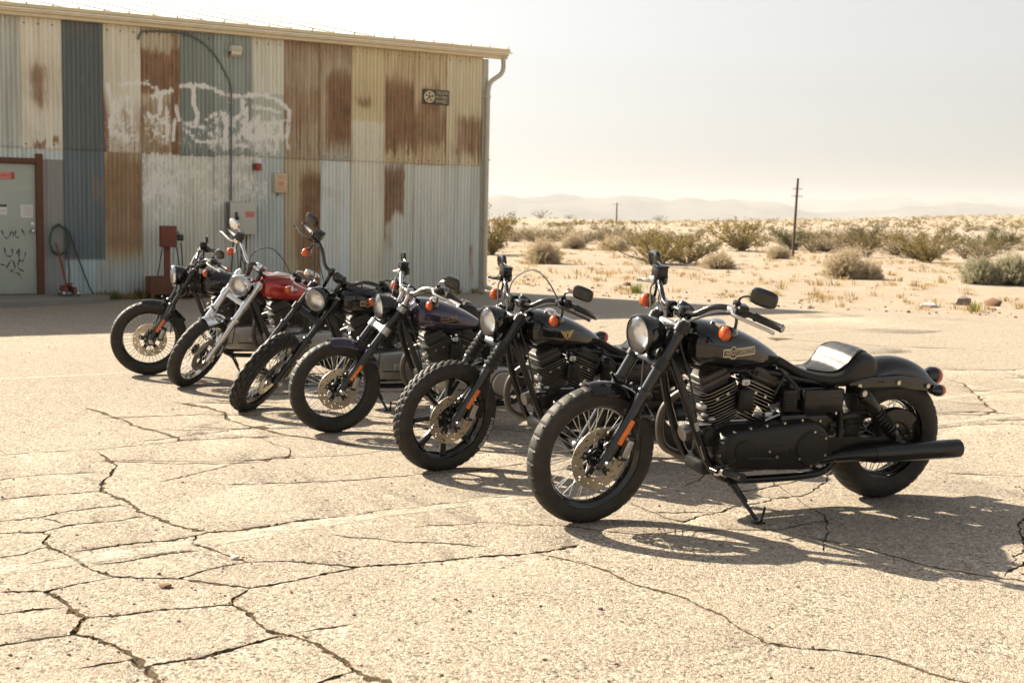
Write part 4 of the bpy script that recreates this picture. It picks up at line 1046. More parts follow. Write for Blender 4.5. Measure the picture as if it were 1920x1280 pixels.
        if sl == 'gaiter':
            g = MB(); prof = []
            for k in range(11): h = .375+.145*k/10; prof.append(((.046 if k % 2 else .034)*(1-.012*k), h))
            g.lathe(prof, 'Z', 20, 0, M=Matrix.Translation(AX+Vector((0, y, 0))) @ A.to_track_quat('Z', 'Y').to_matrix().to_4x4()); g.build('fork_gaiter', M['soft_rubber'], lg)
        if P.get('reflector', True) and side == 1:
            q = leg(y, .155); b = MB(); Tm = Matrix.Translation(q) @ A.to_track_quat('Z', 'Y').to_matrix().to_4x4()
            # long orange strip on the outer side of the slider
            b.add([v for v in []], [], 0)
            bb = MB(); bb.rbox((0,0,0), (.024,.010,.125), .003, 0)
            q2 = leg(y+side*.031, .165); X = perp; Y = Vector((0, 1, 0))
            Mr = Matrix(((X.x, 0, A.x, q2.x), (0, 1, 0, q2.y), (X.z, 0, A.z, q2.z), (0, 0, 0, 1)))
            b2 = MB().add(bb.v, bb.f, 0, True, Mr); b2.build('side_reflector', M['reflector'], lg)
    def clamp(t, thick, w, mat):
        b = MB(); q = A.to_track_quat('Z', 'Y').to_matrix().to_4x4()
        Mr = Matrix(((perp.x, 0, A.x, 0), (0, 1, 0, 0), (perp.z, 0, A.z, 0), (0, 0, 0, 1)))
        T = Matrix.Translation(AX + A*t) @ Mr
        b.rbox((-.012,0,0), (w,.20,thick), .010, 0, T)
        for sd in (1, -1): b.lathe([(.030,-thick*.62),(.037,-thick*.55),(.037,thick*.55),(.030,thick*.62)], 'Z', 20, 0, M=T @ Matrix.Translation((0, sd*.105, 0)))
        b.lathe([(.0,thick*.9),(.016,thick*.9),(.018,thick*.5)], 'Z', 12, 0, M=T @ Matrix.Translation((-.045, 0, 0)))
        return st(b, 'triple_clamp', mat)
    clm = M[P['clamp']]
    clamp(.700, .036, .052, clm); clamp(.515, .046, .060, clm)
    # headlight: bucket, ring, reflector bowl and glass
    hc = Vector((1.470, 0, .892)); hr = P.get('hl_r', .089)
    hz_ = R(P.get('hl_tilt', 3)); fwd = Vector((math.cos(hz_), 0, -math.sin(hz_)))
    T = Matrix.Translation(hc) @ fwd.to_track_quat('X', 'Z').to_matrix().to_4x4()
    b = MB(); b.lathe([(0,-.105),(.03,-.103),(.058,-.088),(.078,-.055),(hr*.97,-.01),(hr,.012)], 'X', 36, 0, M=T)
    b.lathe([(hr,.010),(hr*1.045,.014),(hr*1.045,.028),(hr*.985,.036),(hr*.935,.032)], 'X', 36, 1, M=T)
    b.tube([hc+Vector((-.03,0,-.06)), AX+A*.53+Vector((.0,0,0))], .016, 8)
    hl = st(b, 'headlight', [M[P['bucket']], M[P['ring']]])
    b = MB(); b.lathe([(hr*.94,.030),(hr*.88,.012),(hr*.70,-.008),(hr*.42,-.022),(.014,-.028),(.014,-.012),(.0,-.010)], 'X', 32, 0, M=T); b.build('reflector', M['bowl'], hl)
    b = MB(); b.lathe([(hr*.945,.031),(hr*.85,.040),(hr*.6,.048),(hr*.3,.052),(0,.053)], 'X', 32, 0, M=T); b.build('headlight_lens', M['glass'], hl)
    # handlebar on risers
    rz = P.get('rise', 0.0); pb = P.get('pull', 0.0)
    hb = []
    for sd in (1, -1):
        pass
    hp = [(1.297,.0,1.005+rz*.55),(1.297,.075,1.005+rz*.55),(1.285,.125,1.012+rz*.6),(1.262,.19,1.055+rz),(1.235,.245,1.073+rz),(1.190-pb,.31,1.068+rz),(1.155-pb,.36,1.057+rz),(1.095-pb,.475,1.032+rz)]
    pts = [(x,-y,z) for x, y, z in hp[:0:-1]]+hp
    bar = st(MB().tube(spline(pts, 5), .0135, 12), 'handlebar', barm)
    for sd in (1, -1):
        q = AX+A*.715+Vector((-.035, sd*.052, 0)); b = MB()
        b.tube([q, Vector((1.297, sd*.052, .985+rz*.55))], .017, 10); b.rbox((1.297, sd*.052, 1.008+rz*.55), (.052,.034,.046), .008)
        b.build('riser', M[P['riser']], bar)
    for sd in (1, -1):
        g0, g1 = Vector((1.150-pb, sd*.368, 1.055+rz)), Vector((1.090-pb, sd*.485, 1.030+rz)); d = (g1-g0).normalized()
        b = MB(); b.tube([g0, g0.lerp(g1,.04), g0.lerp(g1,.08), g0.lerp(g1,.95), g1], [.020,.0205,.0175,.0175,.0205], 14); b.cyl(g1, g1+d*.008, .016, 10, 1)
        st(b, 'grip', [M['soft_rubber'], M['steel']])
        c = Vector((1.183-pb, sd*.318, 1.072+rz)); b = MB()
        Tm = Matrix.Translation(c) @ Matrix.Rotation(sd*R(64), 4, 'Z')
        b.rbox((0,0,0), (.078,.05,.054), .012, 0, Tm)
        b.rbox((1.222-pb, sd*.302, 1.072+rz), (.045,.045,.034), .008, 1)
        if sd < 0:   # brake reservoir on the right
            b.rbox((1.205-pb, -.290, 1.110+rz), (.062,.058,.052), .008, 0); b.rbox((1.205-pb, -.290, 1.139+rz), (.066,.062,.010), .004, 0)
        else: b.rbox((1.195-pb, .29, 1.098+rz), (.03,.03,.022), .006, 0)
        st(b, 'switch_housing', [M['satin_black'], M[P['lever']]])
        b = MB(); pl = spline([(1.226-pb,sd*.300,1.070+rz),(1.250-pb,sd*.345,1.060+rz),(1.222-pb,sd*.415,1.047+rz),(1.176-pb,sd*.490,1.028+rz),(1.166-pb,sd*.515,1.022+rz)], 4)
        b.tube(pl, [.009]*3+[.0075]*(len(pl)-4)+[.006], 8, 0, flat=1.25, flat_axis=(0,0,1)); b.ball(pl[-1], .0095, 8); st(b, 'lever', M[P['lever']])
        # mirrors
        mc = Vector((1.155-pb, sd*(.415 if P.get('mirror') != 'round' else .40), 1.150+rz)); b = MB()
        stem = spline([(1.195-pb,sd*.295,1.085+rz),(1.188-pb,sd*.30,1.125+rz),(1.178-pb,sd*.335,1.142+rz),(1.166-pb,sd*.395,1.148+rz)], 4)
        b.tube(stem, .0058, 8, 1)
        rx, rzm = (.063,.040)
        Tm = Matrix.Translation(mc) @ Matrix.Rotation(R(30 if sd > 0 else -14), 4, 'Z') @ Matrix.Rotation(R(7), 4, 'Y') @ Matrix.Rotation(-sd*R(9), 4, 'X')
        secs = []
        for (xx, k) in ((.016,.45),(.014,.75),(.009,.93),(.0,1.0),(-.008,1.0),(-.010,.96)):
            s_ = []
            for q in range(24):
                a = 2*math.pi*q/24; ca, sa = math.cos(a), math.sin(a); ex = 2/3.4 if P.get('mirror') != 'round' else 1
                s_.append((xx, rx*k*math.copysign(abs(ca)**ex, ca)*(1+.12*sa*sd*0), rzm*k*math.copysign(abs(sa)**ex, sa)))
            secs.append(s_)
        b.loft(secs, 0, True, Tm)
        mo = st(b, 'mirror', [M[P['mirror_mat']], barm])
        gl = MB(); gl.add([Tm @ Vector((-.0112, rx*.93*math.copysign(abs(math.cos(2*math.pi*q/24))**(2/3.4), math.cos(2*math.pi*q/24)), rzm*.92*math.copysign(abs(math.sin(2*math.pi*q/24))**(2/3.4), math.sin(2*math.pi*q/24)))) for q in range(24)], [tuple(range(24))], 0, False)
        gl.build('mirror_glass', M['chrome'], mo)
        # indicator hanging under the perch
        ic = Vector((1.246-pb, sd*.312, .968+rz*.7)); bb, ll = bullet(ic, (1, 0, 0))
        bb.tube([(1.205-pb,sd*.312,.975+rz*.7),(1.20-pb,sd*.31,1.02+rz*.8),(1.205-pb,sd*.305,1.06+rz)], .007, 8, 0)
        io = st(bb, 'indicator', M[P['indicator']]); ll.build('indicator_lens', M['amber'], io)
    # instrument on the top clamp
    gq = Vector((1.246, .0, 1.005)); b = MB(); Tm = Matrix.Translation(gq) @ Matrix.Rotation(R(-38), 4, 'Y')
    if P.get('gauge', True):
        b.lathe([(0,-.055),(.030,-.05),(.045,-.03),(.049,.0),(.049,.012),(.044,.016)], 'Z', 24, 0, M=Tm)
        g = st(b, 'speedometer', M[P['bucket']]); MB().lathe([(.044,.014),(0,.014)], 'Z', 24, 0, M=Tm).build('dial', M['black_print'], g)
    # cables and hoses
    b = MB()
    b.tube(spline([(1.215,-.30,1.06+rz),(1.27,-.26,1.04+rz*.8),(1.33,-.16,.96),(1.40,-.07,.84),(1.47,.03,.70),(1.50,.085,.58),(1.525,.128,.45),(1.53,.135,.40)], 5), .0048, 6)
    b.tube(spline([(1.215,.30,1.055+rz),(1.28,.24,1.04+rz*.7),(1.33,.13,.97),(1.31,.075,.86),(1.26,.10,.72),(1.20,.115,.52),(1.16,.12,.36)], 5), .0048, 6)
    b.tube(spline([(1.19,-.28,1.045+rz),(1.26,-.20,1.00+rz*.6),(1.30,-.09,.94),(1.27,-.05,.86),(1.2,-.03,.78)], 5), .004, 6)
    if P.get('loop'):
        b.tube(spline([(1.33,-.05,.92),(1.30,-.08,1.10),(1.24,.02,1.20),(1.22,.15,1.17),(1.21,.27,1.08)], 6), .004, 6)
    b.tube(spline([(1.40,.02,.89),(1.36,.05,.93),(1.32,.03,.90),(1.29,.0,.85)], 5), .007, 6)
    st(b, 'control_cables', M['hose_black'], kind='stuff')
    # caliper
    b = MB(); q = Vector((WB-.095, .112, .395)); Tm = Matrix.Translation(q) @ Matrix.Rotation(R(-20), 4, 'Y')
    b.rbox((0,0,0), (.062,.058,.125), .016, 0, Tm); b.rbox((.0,.032,0), (.036,.012,.085), .012, 1, Tm); b.rbox((.045,-.008,.0), (.05,.02,.05), .008, 0, Tm)
    for z in (-.045,.045): b.cyl(Tm @ Vector((.028,.03,z)), Tm @ Vector((.028,.038,z)), .007, 8, 2)
    st(b, 'brake_caliper', [M['satin_black'], M[P.get('caliper', 'alloy')], M['steel']])
    # front mudguard
    if P.get('fender'):
        fm = cached(('ff', P['fender']), lambda: fender_mesh(M[P['fender']], (0, 0), .350 if tk == 'street' else .362, R(79), R(152), .060, .020, 24, .008))
        fo = link('front_fender', fm, root, MS @ Matrix.Translation(AX))
        b = MB()
        for sd in (1, -1):
            for t in (.22, .34): b.tube([(-.10-.1*(t-.2), sd*.082, t+.02), (A.x*t*1.0, sd*.088, A.z*t)], .008, 6)
            b.tube([(-.285, sd*.064, .175), (-.20, sd*.085, .20), (A.x*.17, sd*.09, A.z*.17)], .007, 6)
        b.build('fender_stay', M['satin_black'], fo)

    # ---------------- frame
    def frame():
        b = MB()
        for sd in (1, -1):
            b.tube(spline([(1.338,sd*.03,.80),(1.305,sd*.065,.72),(1.245,sd*.098,.56),(1.165,sd*.112,.38),(1.10,sd*.118,.265),(1.02,sd*.122,.205),(.90,sd*.125,.192),(.60,sd*.128,.190),(.46,sd*.13,.205),(.40,sd*.13,.27),(.37,sd*.13,.42)], 5), .0195, 10)
            b.tube(spline([(1.31,sd*.03,.78),(1.1,sd*.04,.72),(.80,sd*.055,.70),(.60,sd*.09,.66),(.40,sd*.115,.645),(.15,sd*.122,.65)], 4), .0155, 8)
            b.tube([(.44,sd*.12,.65),(.39,sd*.13,.50),(.38,sd*.13,.33)], .016, 8)
            b.tube([(1.335,sd*.035,.795),(1.22,sd*.04,.71)], .02, 8)
        b.cyl(pivot+A*.50, pivot+A*.72, .031, 16); b.tube([(1.32,0,.85),(1.05,0,.80),(.72,0,.72)], .026, 10)
        b.rbox((1.335,0,.80), (.07,.10,.10), .015); b.tube([(1.07,.12,.235),(1.07,-.12,.235)], .014, 8); b.tube([(.47,.13,.205),(.47,-.13,.205)], .016, 8)
        return b.mesh('frame', M['satin_black'])
    fr = link('frame', frame(), root)
    if P.get('front_row'):
        b = MB(); b.add([(1.138+.0 ,.1298,.345),(1.146,.1298,.362),(1.128,.1298,.30),(1.12,.1298,.29)], [], 0)
        for z, h in ((.47,.045),(.345,.075)):
            x = 1.205-(.47-z)*.40; b.rbox((x,.1265,z), (.020,.004,h), .002, 0, Matrix.Translation((x,0,z)) @ Matrix.Rotation(R(23), 4, 'Y') @ Matrix.Translation((-x,0,-z)))
        b.build('frame_sticker', M['grey_print'], fr)
    # swing arm, shocks, belt
    def swing():
        b = MB()
        for sd in (1, -1):
            b.loft([[(x, sd*(y+dy), z+dz) for dy, dz in ((-.014,-h),(.014,-h),(.014,h),(-.014,h))] for x, y, z, h in ((.47,.13,.345,.040),(.30,.138,.345,.036),(.10,.142,.336,.030),(-.05,.142,.330,.026))], 0)
            b.cyl((0,sd*.12,.327), (0,sd*.165,.327), .020, 12, 1); b.cyl((0,sd*.163,.327), (0,sd*.172,.327), .013, 6, 1)
        b.tube([(.44,.13,.36),(.44,-.13,.36)], .026, 10); return b.mesh('swing_arm', [M['satin_black'], M['steel']])
    sa = link('swing_arm', cached('swing', swing), root)
    def belt():
        b = MB(); c0, r0, c1, r1 = Vector((.63,.078,.37)), .045, Vector((0,.080,.327)), .104
        pts = []
        for k in range(15): a = math.pi*.5-math.pi*k/14; pts.append((c0.x+r0*math.cos(a), c0.z+r0*math.sin(a)))
        for k in range(25): a = -math.pi*.5-math.pi*k/24; pts.append((c1.x+r1*math.cos(a), c1.z+r1*math.sin(a)))
        n = len(pts); vs = [(x, .068, z) for x, z in pts]+[(x, .092, z) for x, z in pts]
        b.add(vs, [(i,(i+1)%n,n+(i+1)%n,n+i) for i in range(n)]); return b.mesh('drive_belt', M['soft_rubber'])
    link('drive_belt', cached('belt', belt), sa)
    def guard():
        b = MB(); vs = []
        for k in range(13):
            a = R(20)+R(120)*k/12
            for r_, y in ((.108,.098),(.165,.098),(.168,.092),(.168,.06)): vs.append((r_*math.cos(a)+.0, y, .327+r_*math.sin(a)))
        b.add(vs, [(i*4+j, i*4+j+1, i*4+j+5, i*4+j+4) for i in range(12) for j in range(3)]); 
        b.tube([(.52,.10,.45),(.30,.10,.475),(.12,.10,.475)], .012, 6, flat=1.6, flat_axis=(0,0,1)); return b.mesh('belt_guard', M['satin_black'])
    link('belt_guard', cached('guard', guard), sa)
    def shock():
        b = MB(); a, c = Vector((.315,0,.612)), Vector((.062,0,.372)); d = (a-c).normalized()
        b.cyl(c, a, .012, 10); b.tube([a-d*.02, a-d*.03, a-d*.13, a-d*.14], [.030,.037,.037,.032], 16)
        b.cyl(a+Vector((0,-.02,0)), a+Vector((0,.022,0)), .022, 14, 0); b.cyl(a+Vector((0,.02,0)), a+Vector((0,.030,0)), .015, 10, 1)
        b.cyl(c+Vector((0,-.02,0)), c+Vector((0,.022,0)), .019, 12, 0); b.tube([c+d*.02, c+d*.06], .027, 14)
        return b.mesh('rear_shock', [M['satin_black'], M['steel']])
    def spring():
        a, c = Vector((.315,0,.612)), Vector((.062,0,.372)); d = (a-c).normalized(); u = Vector((0,1,0)); w = d.cross(u); pts = []
        L0, L1 = .055, (a-c).length-.13
        for k in range(7*12+1):
            t = k/(7*12); an = 2*math.pi*7*t; pts.append(c+d*(L0+(L1-L0)*t)+(u*math.cos(an)+w*math.sin(an))*.031)
        return MB().tube(pts, .0062, 6).mesh('coil_spring', M['satin_black'])
    for sd in (1, -1):
        so = link('rear_shock', cached('shock', shock), root, Matrix.Translation((0, sd*.172, 0)))
        link('coil_spring', cached('spring', spring), so)

    # ---------------- engine
    em = M[P.get('engine', 'wrinkle_black')]
    def case():
        b = MB()
        b.rbox((.945,0,.36), (.30,.20,.24), .05, 0, None, 3); b.rbox((.64,0,.365), (.30,.19,.22), .04, 0, None, 3)
        b.lathe([(0,-.10),(.115,-.10),(.125,-.08),(.125,.09),(.11,.10),(0,.10)], 'Y', 32, 0, (.955,0,.355))
        b.rbox((.85,0,.245), (.55,.17,.07), .02, 0); b.rbox((.95,.0,.47), (.16,.15,.06), .02, 0)
        b.cyl((1.115,-.04,.41), (1.115,.10,.41), .047, 20, 0); b.lathe([(.0,.125),(.040,.12),(.048,.10)], 'Y', 20, 0, (1.115,0,.41))
        return b.mesh('crankcase', em)
    en = link('crankcase', cached(('case', P.get('engine')), case), root)
    def silver_bits():
        b = MB()
        b.cyl((1.15,-.02,.405), (1.19,-.02,.395), .038, 16); b.rbox((1.13,.02,.462), (.075,.12,.012), .005); b.rbox((1.155,.07,.55), (.035,.05,.03), .008)
        for p in ((1.125,.06,.505),(1.10,.085,.49),(.78,.10,.49),(.76,.085,.515),(1.19,.02,.64),(.72,.08,.545)): b.ball(p, (.020,.016,.014), 8)
        b.tube([(1.02,.118,.487),(.93,.118,.487)], .0055, 6); b.tube([(.82,.115,.478),(.74,.115,.505)], .006, 6)
        b.rbox((.79,.09,.50), (.05,.03,.035), .01); return b.mesh('alloy_fittings', M['alloy'])
    link('alloy_fittings', cached('bits', silver_bits), en, kind='stuff')
    CR = Vector((.95, 0, .345))
    def cyl_body():
        b = MB(); b.lathe([(.062,.10),(.062,.30)], 'Z', 24); b.rbox((0,0,.315), (.14,.14,.05), .02)
        for yy in (-.03,.03): b.cyl((yy,.078,.275), (yy,.094,.275), .008, 8, 1)
        return b.mesh('cylinder', [M['wrinkle_black'], M['steel']])
    def fin_mesh():
        b = MB(); n = 40; pts = []
        for k in range(n):
            a = 2*math.pi*k/n; ca, sa = math.cos(a), math.sin(a); pts.append((  .104*math.copysign(abs(ca)**.42, ca), .100*math.copysign(abs(sa)**.42, sa)))
        T = .0013
        b.add([(x,y,-T) for x,y in pts]+[(x,y,T) for x,y in pts], [tuple(range(n))[::-1], tuple(n+k for k in range(n))], 0, False)
        b.add([(x,y,-T) for x,y in pts]+[(x,y,T) for x,y in pts], [(k,(k+1)%n,n+(k+1)%n,n+k) for k in range(n)], 1, True)
        return b.mesh('cooling_fin', [M['wrinkle_black'], M['fin_edge']])
    def rocker():
        b = MB(); b.rbox((0,0,.350), (.158,.150,.030), .008); b.rbox((0,.0,.376), (.148,.140,.040), .012, 0, None, 3); b.rbox((0,0,.364), (.164,.156,.005), .002)
        for xx in (-.06,.06):
            for yy in (-.06,.06): b.cyl((xx,yy,.385), (xx,yy,.402), .009, 8)
        return b.mesh('rocker_cover', M[P.get('rocker', 'dusty_black')])
    for tilt in (22.5, -22.5):
        T = Matrix.Translation(CR) @ Matrix.Rotation(R(tilt), 4, 'Y')
        co = link('cylinder', cached('cyl', cyl_body), root, T)
        for k in range(14):
            z = .108+.0162*k; sx = .72+.28*min(1, k/6)
            link('cooling_fin', cached('fin', fin_mesh), co, Matrix.Translation((0, 0, z)) @ Matrix.Diagonal((sx, sx, 1, 1)))
        link('rocker_cover', cached(('rocker', P.get('rocker')), rocker), co)
    def horn():
        b = MB(); b.rbox((.945,.118,.585), (.078,.035,.105), .012, 0, None, 3); b.rbox((.945,.137,.582), (.062,.006,.085), .010, 0); b.tube([(.945,.11,.63),(.945,.05,.69)], .012, 8)
        return b.mesh('horn', M['wrinkle_black'])
    link('horn', cached('horn', horn), root)
    def badge():
        b = MB(); b.rbox((.955,.120,.672), (.040,.016,.028), .006, 0); b.rbox((.957,.1285,.671), (.020,.002,.013), .002, 1); return b.mesh('ignition_switch', [M['white_print'], M['grey_print']])
    link('ignition_switch', cached('badge', badge), root)
    # primary cover on the left
    def primary():
        b = MB(); out = []
        cA, rA, cB, rB = (1.015,.362), .098, (.605,.362), .122
        d = cA[0]-cB[0]; ph = math.acos((rB-rA)/d)
        for k in range(21): a = -ph+2*ph*k/20; out.append((cA[0]+rA*math.cos(a), cA[1]+rA*math.sin(a)))
        for k in range(25): a = ph+(2*math.pi-2*ph)*k/24; out.append((cB[0]+rB*math.cos(a), cB[1]+rB*math.sin(a)))
        cx, cz = .78, .362; secs = []
        for y, k in ((.095,1.0),(.165,1.0),(.185,.985),(.200,.93),(.206,.84)): secs.append([(cx+(x-cx)*(k if k == 1 else 1-(1-k)*.62), y, cz+(z-cz)*k) for x, z in out])
        b.loft(secs, 0); b.lathe([(.086,.200),(.088,.210),(.080,.217),(.0,.219)], 'Y', 36, 0, (.598,0,.355)); b.lathe([(.090,.2065),(.098,.2065)], 'Y', 36, 1, (.598,0,.355))
        b.rbox((.80,.205,.352), (.13,.012,.050), .022, 0, None, 3); b.lathe([(.052,.204),(.05,.212),(.0,.214)], 'Y', 28, 0, (.985,0,.365))
        return b.mesh('primary_cover', [M[P.get('primary', 'wrinkle_black')], M['satin_black']])
    po = link('primary_cover', cached(('prim', P.get('primary')), primary), root)
    def pbolts():
        b = MB()
        for x, z in ((1.095,.405),(1.105,.345),(1.06,.282),(.95,.468),(.86,.476),(.76,.484),(.66,.494),(.555,.485),(.52,.27),(.64,.243),(.76,.252),(.90,.262),(1.035,.452),(.80,.328),(.845,.356),(.598,.440),(.53,.405),(.523,.32),(.60,.271),(.672,.31)):
            y = .190 if not (.5 < x < .69 and .265 < z < .445) else .216
            if (x, z) in ((.80,.328),(.845,.356)): y = .212
            b.cyl((x,y-.012,z), (x,y+.004,z), .0062, 8)
        return b.mesh('cover_bolts', M['steel'])
    link('cover_bolts', cached('pbolts', pbolts), po, kind='stuff')
    # pegs, shifter, side stand
    b = MB(); b.tube([(1.075,.12,.235),(1.085,.19,.262),(1.085,.215,.27)], .014, 8, 1); b.cyl((1.085,.21,.272), (1.072,.335,.282), .0185, 14, 0); b.cyl((1.072,.333,.282), (1.071,.341,.2825), .021, 14, 0); b.cyl((1.085,.205,.271), (1.084,.222,.272), .023, 14, 1)
    b.build('foot_peg', [M['soft_rubber'], M['steel']], root)
    b = MB(); b.tube(spline([(1.07,.205,.30),(1.12,.215,.30),(1.17,.23,.295)], 4), .006, 6); b.cyl((1.17,.225,.295), (1.168,.275,.297), .010, 10); b.tube([(1.07,.20,.30),(1.02,.205,.33),(.78,.205,.315)], .005, 6); b.build('shift_lever', M['satin_black'], root)
    zf = lambda y: (y*math.sin(lean))/math.cos(lean)
    fy = .285; ft = Vector((.925, fy, zf(fy)+.012)); hp_ = Vector((1.000,.135,.195))
    b = MB(); b.cyl((1.0,.115,.215), (1.0,.155,.19), .020, 10); b.tube([hp_, hp_.lerp(ft,.2), hp_.lerp(ft,.85), ft], [.013,.011,.010,.010], 8)
    b.tube([hp_+Vector((-.02,.0,.005)), hp_.lerp(ft,.55)+Vector((-.012,.005,.005))], .0055, 6); b.tube([ft, ft+Vector((.035,.035,.004))], [.010,.008], 6); b.rbox(tuple(ft+Vector((0,.01,-.005))), (.055,.045,.009), .003)
    b.tube([ft+Vector((-.008,.02,0)), ft+Vector((-.010,.035,.075))], .006, 6); b.build('side_stand', M['satin_black'], root)

    # ---------------- exhausts
    if P.get('muffler', True):
        b = MB(); b.tube([(.40,.155,.285),(.33,.185,.300),(.20,.20,.302)], [.026,.032,.044], 16)
        b.tube([(.22,.20,.302),(.16,.20,.302),(-.29,.20,.300),(-.325,.20,.300)], [.044,.046,.048,.047], 24, 0, False); b.lathe([(.047,-.325),(.043,-.328),(.034,-.325),(.030,-.26),(0,-.25)], 'X', 24, 1, (0,.20,.300))
        b.rbox((.11,.165,.262), (.05,.03,.03), .008, 0); b.cyl((.105,.198,.252), (.105,.215,.252), .009, 8, 2)
        b.build('muffler', [M[P.get('pipe', 'satin_black')], M['black_print'], M['steel']], root)
        MB().tube(spline([(.79,-.03,.56),(.72,.0,.48),(.62,.05,.30),(.50,.12,.265),(.40,.155,.285)], 5), .022, 12).build('exhaust_pipe', M[P.get('pipe', 'satin_black')], root)
    b = MB(); b.tube(spline([(1.14,-.05,.60),(1.185,-.10,.565),(1.235,-.13,.49),(1.242,-.14,.39),(1.19,-.15,.285),(1.02,-.155,.235),(.7,-.16,.245),(.40,-.165,.285)], 6), .0195, 14)
    b.build('exhaust_pipe', M[P.get('header', 'header')], root)
    b = MB(); b.tube([(.42,-.165,.285),(.33,-.185,.30),(.16,-.195,.302),(-.32,-.195,.300)], [.026,.034,.046,.047], 20); b.build('muffler', M[P.get('pipe', 'satin_black')], root)
    def aircl():
        b = MB(); b.lathe([(0,-.185),(.07,-.182),(.082,-.165),(.082,-.10),(.06,-.09)], 'Y', 28, 0, (.95,0,.62)); b.tube([(.95,-.10,.62),(.95,-.02,.62)], .04, 12); return b.mesh('air_cleaner', M[P.get('air', 'satin_black')])
    link('air_cleaner', cached(('air', P.get('air')), aircl), root)

    # ---------------- tank, seat, panels, rear end
    tk_ = link('fuel_tank', cached(('tank', P['paint']), lambda: tank_mesh(paint)), root)
    b = MB()
    for x, y in ((1.10,.052),): b.lathe([(0,.026),(.026,.024),(.036,.016),(.038,.0),(.034,-.01)], 'Z', 20, 0, M=Matrix.Translation((x,y,.938)) @ Matrix.Rotation(R(-10), 4, 'X') @ Matrix.Rotation(R(-4), 4, 'Y'))
    b.build('filler_cap', M['chrome'], tk_)
    em_ = P.get('emblem')
    if em_:
        b = MB(); cx, cz, slope = P.get('em_pos', (1.020,.824,-.02)); zl = lambda x: cz+slope*(x-cx)
        def put(us, fs, m=0, lift=.0022):
            vs = []
            for u, v in us:                       # u to the rear (reading direction), v up
                x = cx-u; z = zl(x)+v; vs.append((x, tank_y(x, z)+lift, z))
            b.add(vs, fs, m, False)
        def stroke(pl, w):
            pl = [Vector(q) for q in pl]; res = []
            for a, c in zip(pl, pl[1:]):
                k = max(1, int((c-a).length/.012)); res += [a.lerp(c, i/k) for i in range(k)]
            res.append(pl[-1]); us = []
            for i, q in enumerate(res):
                t = (res[min(i+1,len(res)-1)]-res[max(i-1,0)]).normalized(); n = Vector((-t.y,t.x))*w; us += [q-n, q+n]
            put(us, [(2*i,2*i+1,2*i+3,2*i+2) for i in range(len(res)-1)])
        if em_ == 'bar':
            h, l = .017, .098; c0, m0 = -.042, .013
            stroke([(-l,h),(c0-m0,h),(c0-m0*.6,h+.009),(c0+m0*.6,h+.009),(c0+m0,h),(l,h-.001),(l-.004,-h+.002),(c0+m0*1.6,-h),(c0+m0*.6,-h-.009),(c0-m0*.6,-h-.009),(c0-m0*1.6,-h),(-l,-h),(-l,h)], .0024)
            stroke([(-l+.006,h-.006),(l-.008,h-.007)], .0009); stroke([(-l+.006,-h+.006),(l-.009,-h+.007)], .0009)
            tv, tf = text_tris('HARLEY-DAVIDSON', .026); w = max(v.x for v in tv); put([(v.x/w*.086, v.y*.95) for v in tv], tf)
        elif em_ == 'script':
            tv, tf = text_tris('Street Bob', .040); w = max(v.x for v in tv); put([(v.x/w*.068, v.y+.004) for v in tv], tf); stroke([(-.06,-.018),(.06,-.018)], .0018)
        elif em_ == 'wings':
            for sd in (1, -1):
                for k in range(4): stroke([(sd*.012,.014-.010*k),(sd*(.052-.009*k),.022-.011*k)], .0042)
            stroke([(-.012,0),(0,.024),(.012,0),(0,-.026),(-.012,0)], .0038)
        elif em_ == 'shield':
            stroke([(-.055,.004),(.055,.004)], .0085)
            stroke([(-.018,.022),(.018,.022),(.018,-.01),(0,-.026),(-.018,-.01),(-.018,.022)], .0042)
        b.build('tank_emblem', M[P.get('em_mat', 'cream_print')], tk_)
    sm = link('seat', cached('seat', lambda: seat_mesh(M['leather'])), root)
    def pad():
        b = MB(); P_ = spline([(s_[0], s_[1], s_[2]) for s_ in SEAT[3:10]], 6); secs = []
        for i, p in enumerate(P_):
            x, w, t_ = p; ww = w*.80*math.sin(math.pi*min(1, .25+i/len(P_)*1.3, .30+(len(P_)-1-i)/len(P_)*1.6)*.5); pl = .003*abs(math.sin(i/len(P_)*math.pi*6))
            secs.append([(x, ww*(-1+2*k/14), t_+.0035+pl*.8+.006*(1-abs(-1+2*k/14)**3)-.004*abs(math.sin((k/14)*math.pi*4))*.5) for k in range(15)]+[(x, ww, t_-.01), (x, -ww, t_-.01)])
        b.loft(secs); return b.mesh('seat_pad', M['pad_leather'])
    link('seat_pad', cached('pad', pad), sm)
    def piping():
        b = MB(); P_ = spline([(s_[0], s_[1], s_[2]) for s_ in SEAT[3:10]], 6); l = []; r_ = []
        for i, p in enumerate(P_):
            x, w, t_ = p; ww = w*.83*math.sin(math.pi*min(1, .25+i/len(P_)*1.3, .30+(len(P_)-1-i)/len(P_)*1.6)*.5); l.append((x, ww, t_+.003)); r_.append((x, -ww, t_+.003))
        b.tube(l+r_[::-1], .0035, 6); return b.mesh('piping', M['leather'])
    link('piping', cached('piping', piping), sm)
    def panel():
        b = MB(); b.loft([[(x, y, z) for x, z in ((.632,.632),(.392,.628),(.386,.505),(.626,.508))] for y in (.095,.150)], 0); b.sm = [False]*len(b.f)
        b2 = MB(); b2.rbox((.509,.135,.568), (.235,.034,.118), .012, 0)
        for z in (.572,.584): b2.box((.509,.1525,z), (.215,.003,.0042), 1)
        return b2.mesh('side_panel', [M['satin_black'], M['black_print']])
    link('side_panel', cached('panel', panel), root)
    def reg():
        b = MB(); b.rbox((.700,.115,.572), (.072,.03,.105), .006)
        for k in range(9): b.box((.700,.135,.530+.0105*k), (.066,.016,.004))
        return b.mesh('voltage_regulator', M['satin_black'])
    link('voltage_regulator', cached('reg', reg), root)
